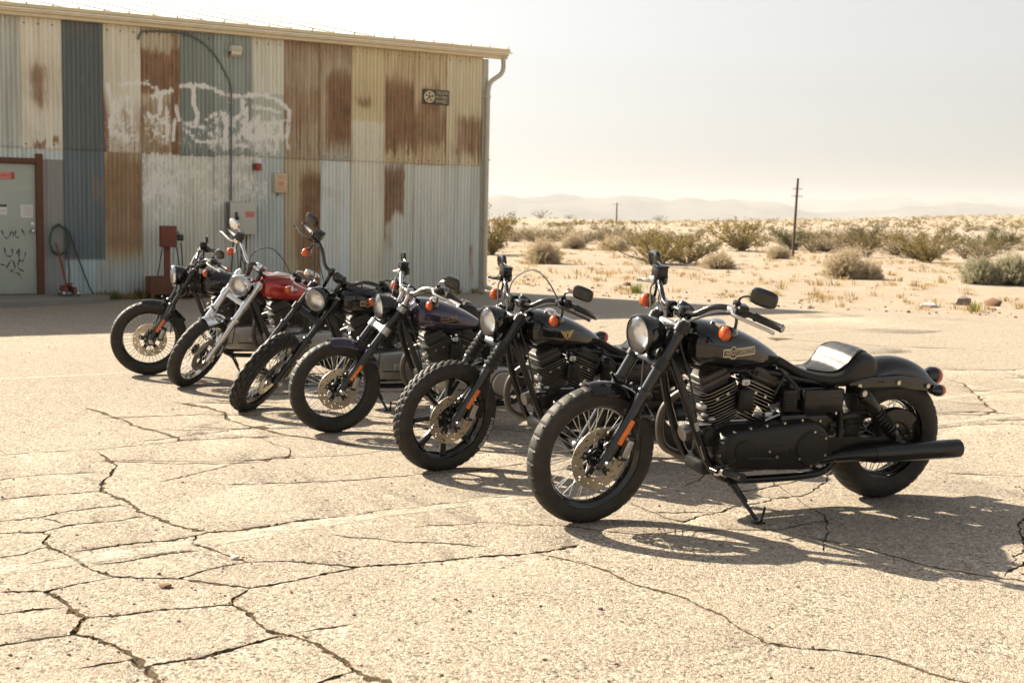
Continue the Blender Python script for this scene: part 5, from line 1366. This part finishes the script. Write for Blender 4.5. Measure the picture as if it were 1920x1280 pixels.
    def tray():
        b = MB(); b.rbox((.52,0,.545), (.27,.20,.17), .02); b.rbox((.74,-.02,.60), (.12,.12,.14), .02); b.rbox((.50,.0,.44), (.18,.22,.10), .02); b.rbox((.66,.05,.47), (.16,.16,.07), .02); return b.mesh('battery_box', M['satin_black'])
    link('battery_box', cached('tray', tray), root)
    rf = link('rear_fender', cached(('rf', P['paint']), lambda: fender_mesh(paint, (.03,.345), .402, R(48), R(146), .098, .060, 30, .012)), root)
    def strut():
        b = MB()
        for sd in (1, -1):
            pts = [(.36,.122,.628),(.22,.122,.640),(.02,.120,.640),(-.12,.116,.622),(-.20,.110,.596)]; hs = [.030,.033,.033,.028,.016]
            b.loft([[(x, sd*(y+dy), z+dz*h) for dy, dz in ((-.012,-1),(.010,-1),(.014,-.7),(.014,.7),(.010,1),(-.012,1))] for (x, y, z), h in zip(pts, hs)], 0)
            for x, z in ((.30,.633),(.06,.642),(-.13,.618)): b.cyl((x,sd*.130,z), (x,sd*.142,z), .012, 10, 1)
        return b.mesh('fender_strut', [M['gloss_black'], M['steel']])
    link('fender_strut', cached('strut', strut), rf)
    b = MB(); b.lathe([(0,.06),(.03,.055),(.045,.03),(.047,.0)], 'X', 20, 0, M=Matrix.Translation((-.285,0,.632)) @ Matrix.Rotation(R(-8), 4, 'Y')); b.tube([(-.24,0,.63),(-.20,0,.66)], .02, 8)
    tl = b.build('tail_light', M['gloss_black'], root); MB().lathe([(.046,.0),(.046,-.018),(.036,-.032),(.0,-.040)], 'X', 20, 0, M=Matrix.Translation((-.285,0,.632)) @ Matrix.Rotation(R(-8), 4, 'Y')).build('tail_light_lens', M['red'], tl)
    for sd in (1, -1):
        bb, ll = bullet((-.205, sd*.138, .592), (-1, 0, 0), .031, .08); bb.tube([(-.17,sd*.138,.592),(-.16,sd*.118,.600)], .008, 8)
        io = bb.build('indicator', M[P['indicator']], root); ll.build('indicator_lens', M['amber'], io)
    b = MB(); b.tube(spline([(.76,.09,.60),(.74,.10,.66),(.70,.08,.69),(.66,.06,.67)], 5), .006, 6); b.tube(spline([(.72,.085,.70),(.66,.115,.64),(.64,.12,.58)], 5), .007, 6); b.tube(spline([(.90,.07,.70),(.93,.09,.715),(.89,.10,.69),(.86,.075,.715)], 5), .005, 6)
    b.build('wiring', M['hose_black'], root, kind='stuff')
    return root

STD = dict(lean=7, s=1.0, e=.02, steer=6, paint='gloss_black', fork='bar_black', fork_style='fat', bar='bar_black', clamp='satin_black', riser='bar_black', tyre='street', wheel='spoked',
    rim='gloss_black', spokes='steel', hub='satin_black', bucket='gloss_black', ring='gloss_black', lever='alloy', mirror_mat='gloss_black', indicator='gloss_black', fender='gloss_black')
BIKES = [
 dict(x=1.889, y=6.527, psi=-155.9, steer=6.2, e=.02, s=1.0, emblem='bar', front_row=True, lever='steel',
      label='black motorcycle nearest the camera with cream bar emblem and spoked front wheel'),
 dict(x=1.043, y=7.794, psi=-151.3, steer=7.4, e=.062, s=.942, tyre='block', wheel='cast', fork_style='gaiter', fender=None, emblem='wings', em_mat='gold_print', lever='bar_black', tyre_text='ROADRUNNER', loop=True,
      label='black motorcycle with cast front wheel, chunky tyre, fork gaiters and gold tank emblem'),
 dict(x=.359, y=8.851, psi=-155.8, steer=5.0, e=.124, s=.925, paint='purple_paint', fender='purple_paint', emblem='script', em_mat='gold_print', bar='steel', riser='steel', spokes='chrome', rim='satin_black', primary='alloy', clamp='steel',
      label='motorcycle with dark purple tank and front mudguard, bright spokes and silver handlebar'),
 dict(x=-.15, y=9.74, psi=-157.5, steer=55.0, e=.14, s=.985, tyre='knob', fender=None, emblem='bar', lever='bar_black', rise=.045, ring='bar_black', reflector=False, primary='alloy', fork_style='slim',
      label='black motorcycle with knobbly front tyre turned towards the camera and high black handlebar'),
 dict(x=-1.02, y=11.08, psi=-152.0, steer=45.0, e=.105, s=.985, paint='red_paint', fork='chrome', clamp='chrome', bucket='chrome', ring='chrome', fender='chrome', bar='chrome', riser='bar_black', rim='chrome', spokes='chrome', mirror_mat='chrome', indicator='chrome', lever='chrome', emblem='shield', em_mat='steel', reflector=False, primary='alloy', loop=True, engine='alloy', pipe='chrome', fork_style='fat',
      label='red motorcycle with long chrome forks, chrome headlight and chrome front mudguard'),
 dict(x=-1.55, y=11.45, psi=-161.5, steer=2.0, e=.04, s=.97, ring='chrome', primary='alloy', fork_style='slim', mirror='round', lever='chrome',
      label='black motorcycle at the far end of the row with headlight seen edge on'),
]
for b_ in BIKES: build_bike({**STD, **b_})
# ------------------------------------------------------------------ desert plants, stones, poles
def plant_mat(name, c, c2, rough=.8, thin=.4):
    m, nt, b = new_mat(name)
    inf = N(nt, 'ShaderNodeObjectInfo'); g = noise_tex(nt, pos(nt), 5, 3, .6)
    f = mth(nt, 'ADD', mth(nt, 'MULTIPLY', g, .8), mth(nt, 'MULTIPLY', mth(nt, 'SUBTRACT', inf.outputs['Random'], .5), .6), True)
    cc = mix(nt, f, c, c2); L(nt, cc, b.inputs['Base Color']); b.inputs['Roughness'].default_value = rough; b.inputs['Specular IOR Level'].default_value = .2
    if thin:                          # light shines through leaves and dry blades
        t = N(nt, 'ShaderNodeBsdfTranslucent'); L(nt, cc, t.inputs[0]); mx = N(nt, 'ShaderNodeMixShader'); mx.inputs[0].default_value = thin
        L(nt, b.outputs[0], mx.inputs[1]); L(nt, t.outputs[0], mx.inputs[2]); L(nt, mx.outputs[0], nt.nodes['Material Output'].inputs[0])
    return m
M['twig'] = plant_mat('dry_twigs', (.11,.08,.05), (.20,.155,.10), thin=0)
M['leaf_creosote'] = plant_mat('creosote_leaves', (.17,.13,.036), (.29,.225,.072))
M['leaf_green'] = plant_mat('green_leaves', (.075,.085,.026), (.13,.13,.045))
M['leaf_dry'] = plant_mat('dry_shrub_twigs', (.44,.36,.24), (.60,.50,.35))
M['leaf_sage'] = plant_mat('grey_green_leaves', (.30,.28,.18), (.44,.41,.28))
M['leaf_dark'] = plant_mat('dark_scrub_leaves', (.15,.118,.052), (.25,.20,.10))
M['straw'] = plant_mat('dry_grass', (.30,.195,.075), (.47,.34,.17))
M['grass_green'] = plant_mat('green_weed_blades', (.12,.15,.03), (.22,.22,.06))
M['bark'] = simple('pole_wood', (.075,.050,.032), .85, 0, 0, .3, 6, .4, 30)
M['rock'] = simple('desert_rock', (.17,.145,.12), .9, 0, 0, .3, 8, .5, 30)
M['rock_brown'] = simple('brown_rock', (.20,.11,.06), .9, 0, 0, .3, 8, .5, 30)
M['rock_white'] = simple('pale_stone', (.60,.56,.50), .85, 0, 0, .15, 12, .4, 50)

def bush_geo(kind, seed, dens):
    """returns (stem builder, leaf builder) for a bush of height 1"""
    rnd = random.Random(seed); S_, F = MB(), MB()
    def leaf(p, s, up=.3):
        d = Vector((rnd.gauss(0,1), rnd.gauss(0,1), rnd.gauss(up,1))).normalized(); w = d.orthogonal().normalized()
        w = (Matrix.Rotation(rnd.uniform(0, 6.28), 3, d) @ w)*s*.42; d = d*s
        F.add([p-w*.2, p+d*.5-w, p+d, p+d*.5+w], [(0,1,2,3)], 0, False)
    if kind in ('creosote', 'green', 'dark'):
        W = {'creosote': 1.22, 'green': 1.25, 'dark': 1.25}[kind]; ns = int(15*min(1.3, .6+dens*.5))
        for i in range(ns):
            a = rnd.uniform(0, 6.283); sp = rnd.uniform(.1, 1)**.7*W; h = rnd.uniform(.66, 1.0)*(1-.42*(sp/W)**2)
            tip = Vector((math.cos(a)*sp, math.sin(a)*sp, h)); mid = Vector((tip.x*.5, tip.y*.5, h*.48+rnd.uniform(-.05,.1))) + Vector((rnd.uniform(-.06,.06), rnd.uniform(-.06,.06), 0))
            P = spline([(rnd.uniform(-.06,.06), rnd.uniform(-.06,.06), 0), mid, tip], 4)
            S_.tube(P, [.020*(1-.8*k/(len(P)-1)) for k in range(len(P))], 4, cap=False)
            for q in range(int(7*dens)+3):
                t = rnd.uniform(.14, 1.0); k = min(len(P)-2, int(t*(len(P)-1))); base = P[k].lerp(P[k+1], t*(len(P)-1)-k)
                d = Vector((rnd.gauss(0,1)+math.cos(a)*.5, rnd.gauss(0,1)+math.sin(a)*.5, rnd.gauss(.55,.6))).normalized()*rnd.uniform(.10,.30)
                S_.tube([base, base+d*.55+Vector((0,0,.02)), base+d], [.006,.005,.002], 3, cap=False)
                for _ in range(int(13*dens)): leaf(base+d*rnd.uniform(.15,1.1)+Vector((rnd.gauss(0,.028), rnd.gauss(0,.028), rnd.gauss(0,.028))), rnd.uniform(.026,.050)/max(.5, dens)**.35)
    else:   # dome of fine twigs
        W = .95 if kind == 'dry' else 1.05
        for i in range(int(150*dens)+30):
            a = rnd.uniform(0, 6.283); el = math.asin(rnd.uniform(.02, 1)); rr = rnd.uniform(.75, 1.0)*(1+.22*noise.noise((math.cos(a)*1.6, math.sin(a)*1.6+seed, el*2)))
            tip = Vector((math.cos(a)*math.cos(el)*W*rr, math.sin(a)*math.cos(el)*W*rr, .06+math.sin(el)*.92*rr)); b0 = Vector((rnd.uniform(-.10,.10), rnd.uniform(-.10,.10), 0))
            mid = b0.lerp(tip, .5)+Vector((rnd.gauss(0,.04), rnd.gauss(0,.04), rnd.gauss(.03,.04)))
            S_.tube([b0, mid, tip], [.009,.006,.003], 3, cap=False)
            for q in range(int(9*dens)+3):
                base = mid.lerp(tip, rnd.uniform(.1, 1)); d = (tip-b0).normalized()+Vector((rnd.gauss(0,.6), rnd.gauss(0,.6), rnd.gauss(0,.6))); d = d.normalized()*rnd.uniform(.06,.17)
                w = d.cross(Vector((rnd.gauss(0,1), rnd.gauss(0,1), rnd.gauss(0,1)))).normalized()*.006
                F.add([base-w, base+w, base+d], [(0,1,2)], 0, False)
                if kind == 'sage' or rnd.random() < .4: leaf(base+d*rnd.uniform(.3,1), rnd.uniform(.025,.05))
    return S_, F
LEAF = dict(creosote='leaf_creosote', green='leaf_green', dark='leaf_dark', dry='leaf_dry', sage='leaf_sage')
NAME = dict(creosote='creosote_bush', green='green_bush', dark='scrub_bush', dry='dry_bush', sage='sage_bush')
_bm = {}
def bush_meshes(kind, seed, dens):
    k = (kind, seed, dens)
    if k not in _bm:
        s, f = bush_geo(kind, seed, dens); _bm[k] = (s.mesh('stems', M['twig']), f.mesh('foliage', M[LEAF[kind]]))
    return _bm[k]
def px_ground(x, y): return Vector((x, y, terrain_z(x, y)))
NAMED = [
 # kind, x, y, height, width factor, seed, label
 ('creosote', -.75, 44.5, 1.6, .95, 1, 'open brown creosote bush with bare forked stems at the corner of the shed'),
 ('dry', .85, 37.4, .86, .75, 2, 'round dry bush standing just right of the shed corner'),
 ('creosote', 4.35, 38.6, 1.42, 1.05, 3, 'large yellowish creosote bush behind the mirror of the nearest motorcycle'),
 ('creosote', 5.35, 39.6, 1.12, .85, 14, 'lower yellow creosote bush touching the right of the large one'),
 ('dry', 5.9, 36.9, .58, .95, 4, 'low dry tan bush right of the large creosote bush'),
 ('creosote', 9.9, 55.5, 1.65, 1.0, 5, 'dark stemmed creosote bush left of the wooden pole'),
 ('dry', 8.15, 31.6, .82, .80, 6, 'pale rounded dry bush in front of the wooden pole'),
 ('dry', 8.72, 31.3, .55, .72, 7, 'small dry bush leaning on the pale rounded bush'),
 ('sage', 10.55, 29.0, .68, .70, 8, 'grey green bush at the right edge, left of its pair'),
 ('sage', 11.25, 28.9, .78, .68, 9, 'taller grey green bush at the right edge of the frame'),
 ('creosote', 14.0, 43.3, 1.30, .95, 10, 'olive creosote bush with one dark trunk between pale dry bush and grey green pair'),
 ('green', 20.2, 55.0, 1.25, 1.15, 11, 'bright green bush behind the grey green pair at the right edge'),
 ('green', 7.4, 90.0, 1.05, .90, 12, 'compact dark green bush standing alone on the open sand'),
 ('dry', 2.6, 56.0, .75, .95, 13, 'pale tan bush left of the large creosote, first of two'),
 ('dry', 4.2, 54.0, .80, 1.0, 15, 'pale tan bush left of the large creosote, second of two'),
 ('green', 12.6, 58.0, 1.30, 1.1, 16, 'green bush just right of the wooden pole'),
 ('dark', 15.6, 57.0, 1.45, 1.1, 17, 'brownish scrub bush right of the green bush by the pole'),
 ('dry', 9.3, 45.0, .55, 1.0, 18, 'low pale dry bush at the foot of the wooden pole'),
]
occupied = []
for kind, x, y, h, wf, seed, lab in NAMED:
    r = empty(NAME[kind], lab, 'bush', None, Matrix.Translation(px_ground(x, y)+Vector((0,0,-.03))) @ Matrix.Rotation(seed*1.3, 4, 'Z') @ Matrix.Diagonal((h*wf, h*wf, h, 1)))
    dens = {'dry': 2.3, 'sage': 2.4, 'creosote': 1.55}.get(kind, 1.6) if y < 60 else .9
    s_, f_ = bush_meshes(kind, seed, dens); link('stems', s_, r); link('foliage', f_, r); occupied.append((x, y, h*wf))
for x, D, h, lab in ((.021, 385, 2.9, 'dark round bush on the skyline nearest the shed'), (.112, 390, 2.2, 'dark bush on the skyline right of the far pole'), (.043, 380, 1.6, 'small faint bush on the skyline left of the far pole')):
    q = px_ground(x*D, D*math.sqrt(1-x*x)); s_, f_ = bush_meshes('green', 40, .6); b = MB()
    r = empty('green_bush', lab, 'bush', None, Matrix.Translation(q) @ Matrix.Diagonal((h, h, h, 1))); link('stems', s_, r); link('foliage', f_, r)

# countable shrubs of the middle distance: one object each
variants = []
for kind, seeds in (('dry', (21,22,23)), ('dark', (24,25,26)), ('creosote', (27,28,29)), ('sage', (30,31))):
    for sd in seeds:
        s_, f_ = bush_geo(kind, sd, .55); mb = MB(); mb.add(s_.v, s_.f, 0, False); mb.add(f_.v, f_.f, 1, False)
        variants.append((kind, mb.mesh(NAME[kind], [M['twig'], M[LEAF[kind]]])))
rnd = random.Random(77); pts = []
def add_pt(t, D, h, kinds=None):
    x, y = D*math.sin(t), D*math.cos(t)
    if lot_dist(x, y) < 4 or any((x-a)**2+(y-b)**2 < (c+.6)**2 for a, b, c in occupied): return
    pts.append((D, x, y, h, kinds))
for _ in range(4600):
    t = rnd.uniform(-.10, .50); D = 42+math.sqrt(rnd.random())*390
    dn = .12+.75*noise.noise((math.sin(t)*D*.045, math.cos(t)*D*.045, 5)) + .46*smooth(.05, .25, t)
    if D < 90: dn += .18
    if rnd.random() > dn: continue
    add_pt(t, D, rnd.uniform(.22, .70))
for _ in range(40): add_pt(rnd.uniform(.0, .12), rnd.uniform(62, 82), rnd.uniform(.6, 1.05), ('dark','dry'))      # belt of darker scrub
for _ in range(64): add_pt(rnd.uniform(.22, .46), rnd.uniform(50, 84), rnd.uniform(.6, 1.2), ('dark','creosote','creosote','dry'))
for k in range(70):
    t = k/70; add_pt(.030+.12*t+rnd.gauss(0,.002), 150+200*t+rnd.gauss(0,2), rnd.uniform(.5,.9), ('dark',))
pts.sort(key=lambda p: p[0])
KIND = dict(dry='pale dry shrub', dark='brownish shrub', creosote='yellowish shrub', sage='grey green shrub')
GRP = dict(dry='dry shrubs scattered on the sand', dark='brownish shrubs scattered on the sand', creosote='creosote shrubs scattered on the sand', sage='grey green shrubs scattered on the sand')
ORD = ('leftmost','second','third','fourth','fifth','sixth','seventh','eighth','ninth','tenth','eleventh','twelfth','thirteenth','fourteenth','fifteenth','sixteenth','seventeenth','eighteenth','nineteenth','twentieth')
made = {}
for D, x, y, h, kinds in pts[:285]:
    c = [v for v in variants if not kinds or v[0] in kinds]; kind, me = rnd.choice(c)
    o = link(NAME[kind], me); w = h*rnd.uniform(.85, 1.5); t = x/y
    zone = 'by the shed corner' if t < .02 else 'left of the far pole' if t < .079 else 'between the two poles' if t < .215 else 'right of the wooden pole' if t < .31 else 'towards the right edge'
    deep = 'nearer' if D < 78 else 'middle' if D < 120 else 'distant'
    made.setdefault((('low ' if h < .62 else 'tall ')+KIND[kind], deep, zone), []).append((t, o)); o['category'] = 'shrub'; o['group'] = GRP[kind]
    o.matrix_basis = Matrix.Translation(px_ground(x, y)+Vector((0,0,-.03))) @ Matrix.Rotation(rnd.uniform(0, 6.28), 4, 'Z') @ Matrix.Diagonal((w, w*rnd.uniform(.8,1.2), h, 1))
for (k, deep, zone), L_ in made.items():
    L_.sort(key=lambda q: q[0])
    for i, (t, o) in enumerate(L_):
        if len(L_) == 1: o['label'] = '%s, the only one in the %s scrub %s' % (k, deep, zone)
        elif i < 20: o['label'] = '%s, %s from left in the %s scrub %s' % (k, ORD[i], deep, zone) if i else '%s, leftmost in the %s scrub %s' % (k, deep, zone)
        else: o['label'] = '%s among those further right in the %s scrub %s' % (k, deep, zone)
far = MB()
for D, x, y, h, kinds in pts[285:]:
    q = px_ground(x, y); m_ = rnd.choice((0, 0, 1, 1, 2)); w = h*rnd.uniform(.9, 1.6)
    for _ in range(18 if D < 250 else 11):
        a = rnd.uniform(0, 6.28); el = math.asin(rnd.uniform(.0, 1)); rr = rnd.uniform(.45, 1)
        p = q+Vector((math.cos(a)*math.cos(el)*w*rr, math.sin(a)*math.cos(el)*w*rr, h*math.sin(el)*rr)); s_ = rnd.uniform(.14,.30)*h*1.3
        d1 = Vector((rnd.gauss(0,1), rnd.gauss(0,1), rnd.gauss(0,1))).normalized(); d2 = d1.orthogonal().normalized()
        far.add([p-d1*s_, p+d2*s_*.7, p+d1*s_, p-d2*s_*.7], [(0,1,2,3)], m_, False)
tag(far.build('distant_scrub', [M['leaf_dark'], M['leaf_dry'], M['leaf_creosote']]), kind='stuff')

# dry grass, gravel, weeds
def tuft(b, q, n, h, sp, m=0):
    for _ in range(n):
        a = rnd.uniform(0, 6.28); r0 = rnd.uniform(0, sp*.4); ln = h*rnd.uniform(.5, 1.1); le = rnd.uniform(.1, .75)
        p0 = q+Vector((math.cos(a)*r0, math.sin(a)*r0, -.01)); p1 = p0+Vector((math.cos(a)*ln*le*.5, math.sin(a)*ln*le*.5, ln*.65)); p2 = p0+Vector((math.cos(a)*ln*le*1.1, math.sin(a)*ln*le*1.1, ln*(1-.3*le)))
        w = Vector((-math.sin(a), math.cos(a), 0))*(.006+.004*rnd.random())
        b.add([p0-w, p0+w, p1+w*.7, p1-w*.7, p2], [(0,1,2,3),(3,2,4)], m, False)
g = MB()
for _ in range(4600):
    t = rnd.uniform(-.06, .46); D = rnd.uniform(21, 95); x, y = D*math.sin(t), D*math.cos(t); e = lot_dist(x, y)
    if e < .5: continue
    if noise.noise((x*.35, y*.35, 9)) < rnd.uniform(-.35, .55): continue
    tuft(g, px_ground(x, y), 16, rnd.uniform(.05, .15)*(1+.6*(rnd.random() < .15)), rnd.uniform(.3, .7))
tag(g.build('dry_grass', M['straw']), kind='stuff')
def stone(b, c, r, m=0, flat=.7):
    bm = bmesh.new(); bmesh.ops.create_icosphere(bm, subdivisions=1, radius=1); sd = rnd.uniform(0, 99)
    vs = [Vector(c)+Vector((v.co.x*r, v.co.y*r*.8, v.co.z*r*flat))*(1+.45*noise.noise(v.co*1.4+Vector((sd, 0, 0)))) for v in bm.verts]
    fs = [tuple(v.index for v in f.verts) for f in bm.faces]; bm.free(); b.add(vs, fs, m, False)
g = MB()
for _ in range(950):
    t = rnd.uniform(-.04, .46); D = rnd.uniform(19.5, 30); x, y = D*math.sin(t), D*math.cos(t); e = lot_dist(x, y)
    if not (-.15 < e < 3.0) or rnd.random() < e/3.2: continue
    q = px_ground(x, y); q.z = max(q.z, 0); r_ = rnd.uniform(.008, .030)*(1 if rnd.random() < .92 else 1.9); stone(g, q+Vector((0,0,r_*.2)), r_, rnd.choice((0, 0, 1, 2)))
tag(g.build('gravel', [M['rock'], M['rock_brown'], M['sand']]), kind='stuff')
g = MB()
for _ in range(520):
    y = 3.4+rnd.random()**1.6*12; x = rnd.uniform(-.42, .44)*y; r_ = rnd.uniform(.003, .008)*(1+.5*(rnd.random() < .06))
    bm_ = g; stone(bm_, (x, y, r_*.35), r_, rnd.choice((0, 0, 1, 2)))
tag(g.build('loose_grit', [M['rock'], M['rock_brown'], M['sand']]), kind='stuff')
for (x, y, r_, m_, lab, fl) in ((7.75, 22.0, .15, 'rock', 'grey pointed rock at the far edge of the asphalt', .95), (8.22, 21.9, .16, 'rock_brown', 'brown blocky rock right of the grey rock at the asphalt edge', .62),
        (7.0, 21.55, .17, 'rock_white', 'flat pale broken slab left of the grey rock', .35), (2.35, 26.5, .10, 'rock_brown', 'small brown rock on the sand behind the nearest handlebar', .6)):
    b = MB(); q = px_ground(x, y); stone(b, Vector((q.x, q.y, max(0, q.z)+r_*fl*.35)), r_, 0, fl); o = b.build('rock', M[m_]); tag(o, lab, 'rock')
b = MB(); stone(b, (-1.11, 5.087, .008), .021, 0, .5); tag(b.build('pebble', M['rock_white']), 'white pebble lying in the cracked asphalt', 'pebble')
b = MB(); stone(b, (-1.28, 4.677, .008), .026, 0, .45); tag(b.build('pebble', M['rock_brown']), 'brown flat stone chip on the cracked asphalt in front', 'pebble')
# weeds along the foot of the shed wall
g = MB()
for _ in range(230):
    u = rnd.choice((rnd.uniform(5.3, 7.1), rnd.uniform(5.3, 7.1), rnd.uniform(.2, 5.3))); d = abs(rnd.gauss(.12, .14))+.03
    q = SHED_M @ Vector((-u, -d, .0)); tuft(g, q, 11, rnd.uniform(.06, .20), .12, 0 if rnd.random() < .55 else 1)
tag(g.build('wall_weeds', [M['straw'], M['grass_green']]), kind='stuff')
for (x, y, h, lab) in ((2.35, 24.4, .26, 'green weed on the sand behind the nearest right hand lever'), (7.55, 20.9, .20, 'bright green weed at the asphalt edge near the right side'), (4.25, 22.5, .18, 'small green weed at the asphalt edge right of the shed shadow tip')):
    b = MB(); q = px_ground(x, y); q.z = max(0, q.z); tuft(b, q, 60, h, .30); o = b.build('green_weed', M['grass_green']); tag(o, lab, 'weed')

g = MB()
for w, P_ in CRACKS:
    if w < 1.1: continue
    for a, b_ in zip(P_, P_[1:]):
        for _ in range(max(1, int((Vector(b_)-Vector(a)).length*3))):
            if rnd.random() < .55: continue
            q = Vector(a).lerp(Vector(b_), rnd.random()); n_ = rnd.randint(3, 8); tuft(g, Vector((q.x, q.y, -.004)), n_, rnd.uniform(.008, .022), .03, 0)
            for _ in range(3): r_ = rnd.uniform(.002, .006); stone(g, (q.x+rnd.gauss(0,.02), q.y+rnd.gauss(0,.02), .002), r_, 1)
tag(g.build('crack_litter', [M['straw'], M['rock_brown']]), kind='stuff')
# poles
def pole(x, y, h, r, lean, arms, lab):
    q = px_ground(x, y); t = empty('utility_pole', lab, 'pole', None, Matrix.Translation(q) @ Matrix.Rotation(lean, 4, 'Y'))
    MB().tube([(0,0,-.3),(0,0,h*.5),(0,0,h)], [r,r*.9,r*.75], 10).build('shaft', M['bark'], t)
    for z, w in arms:
        a = MB().rbox((0,-r*1.0,z), (w, r*.42, r*.28), r*.1).build('cross_arm', M['bark'], t)
        for k in (-.46,-.2,.2,.46):
            MB().cyl((w*k,-r*1.0,z+r*.25), (w*k,-r*1.0,z+r*.9), r*.22, 6).build('insulator', M['rock'], a)
pole(10.55, 48.5, 2.93, .055, R(1.7), ((2.25,.42),(2.52,.34)), 'leaning wooden pole standing among the bushes right of centre')
pole(19.8, 249, 4.1, .16, 0, ((3.75,1.9),), 'far pole with one crossarm on the desert near the skyline')
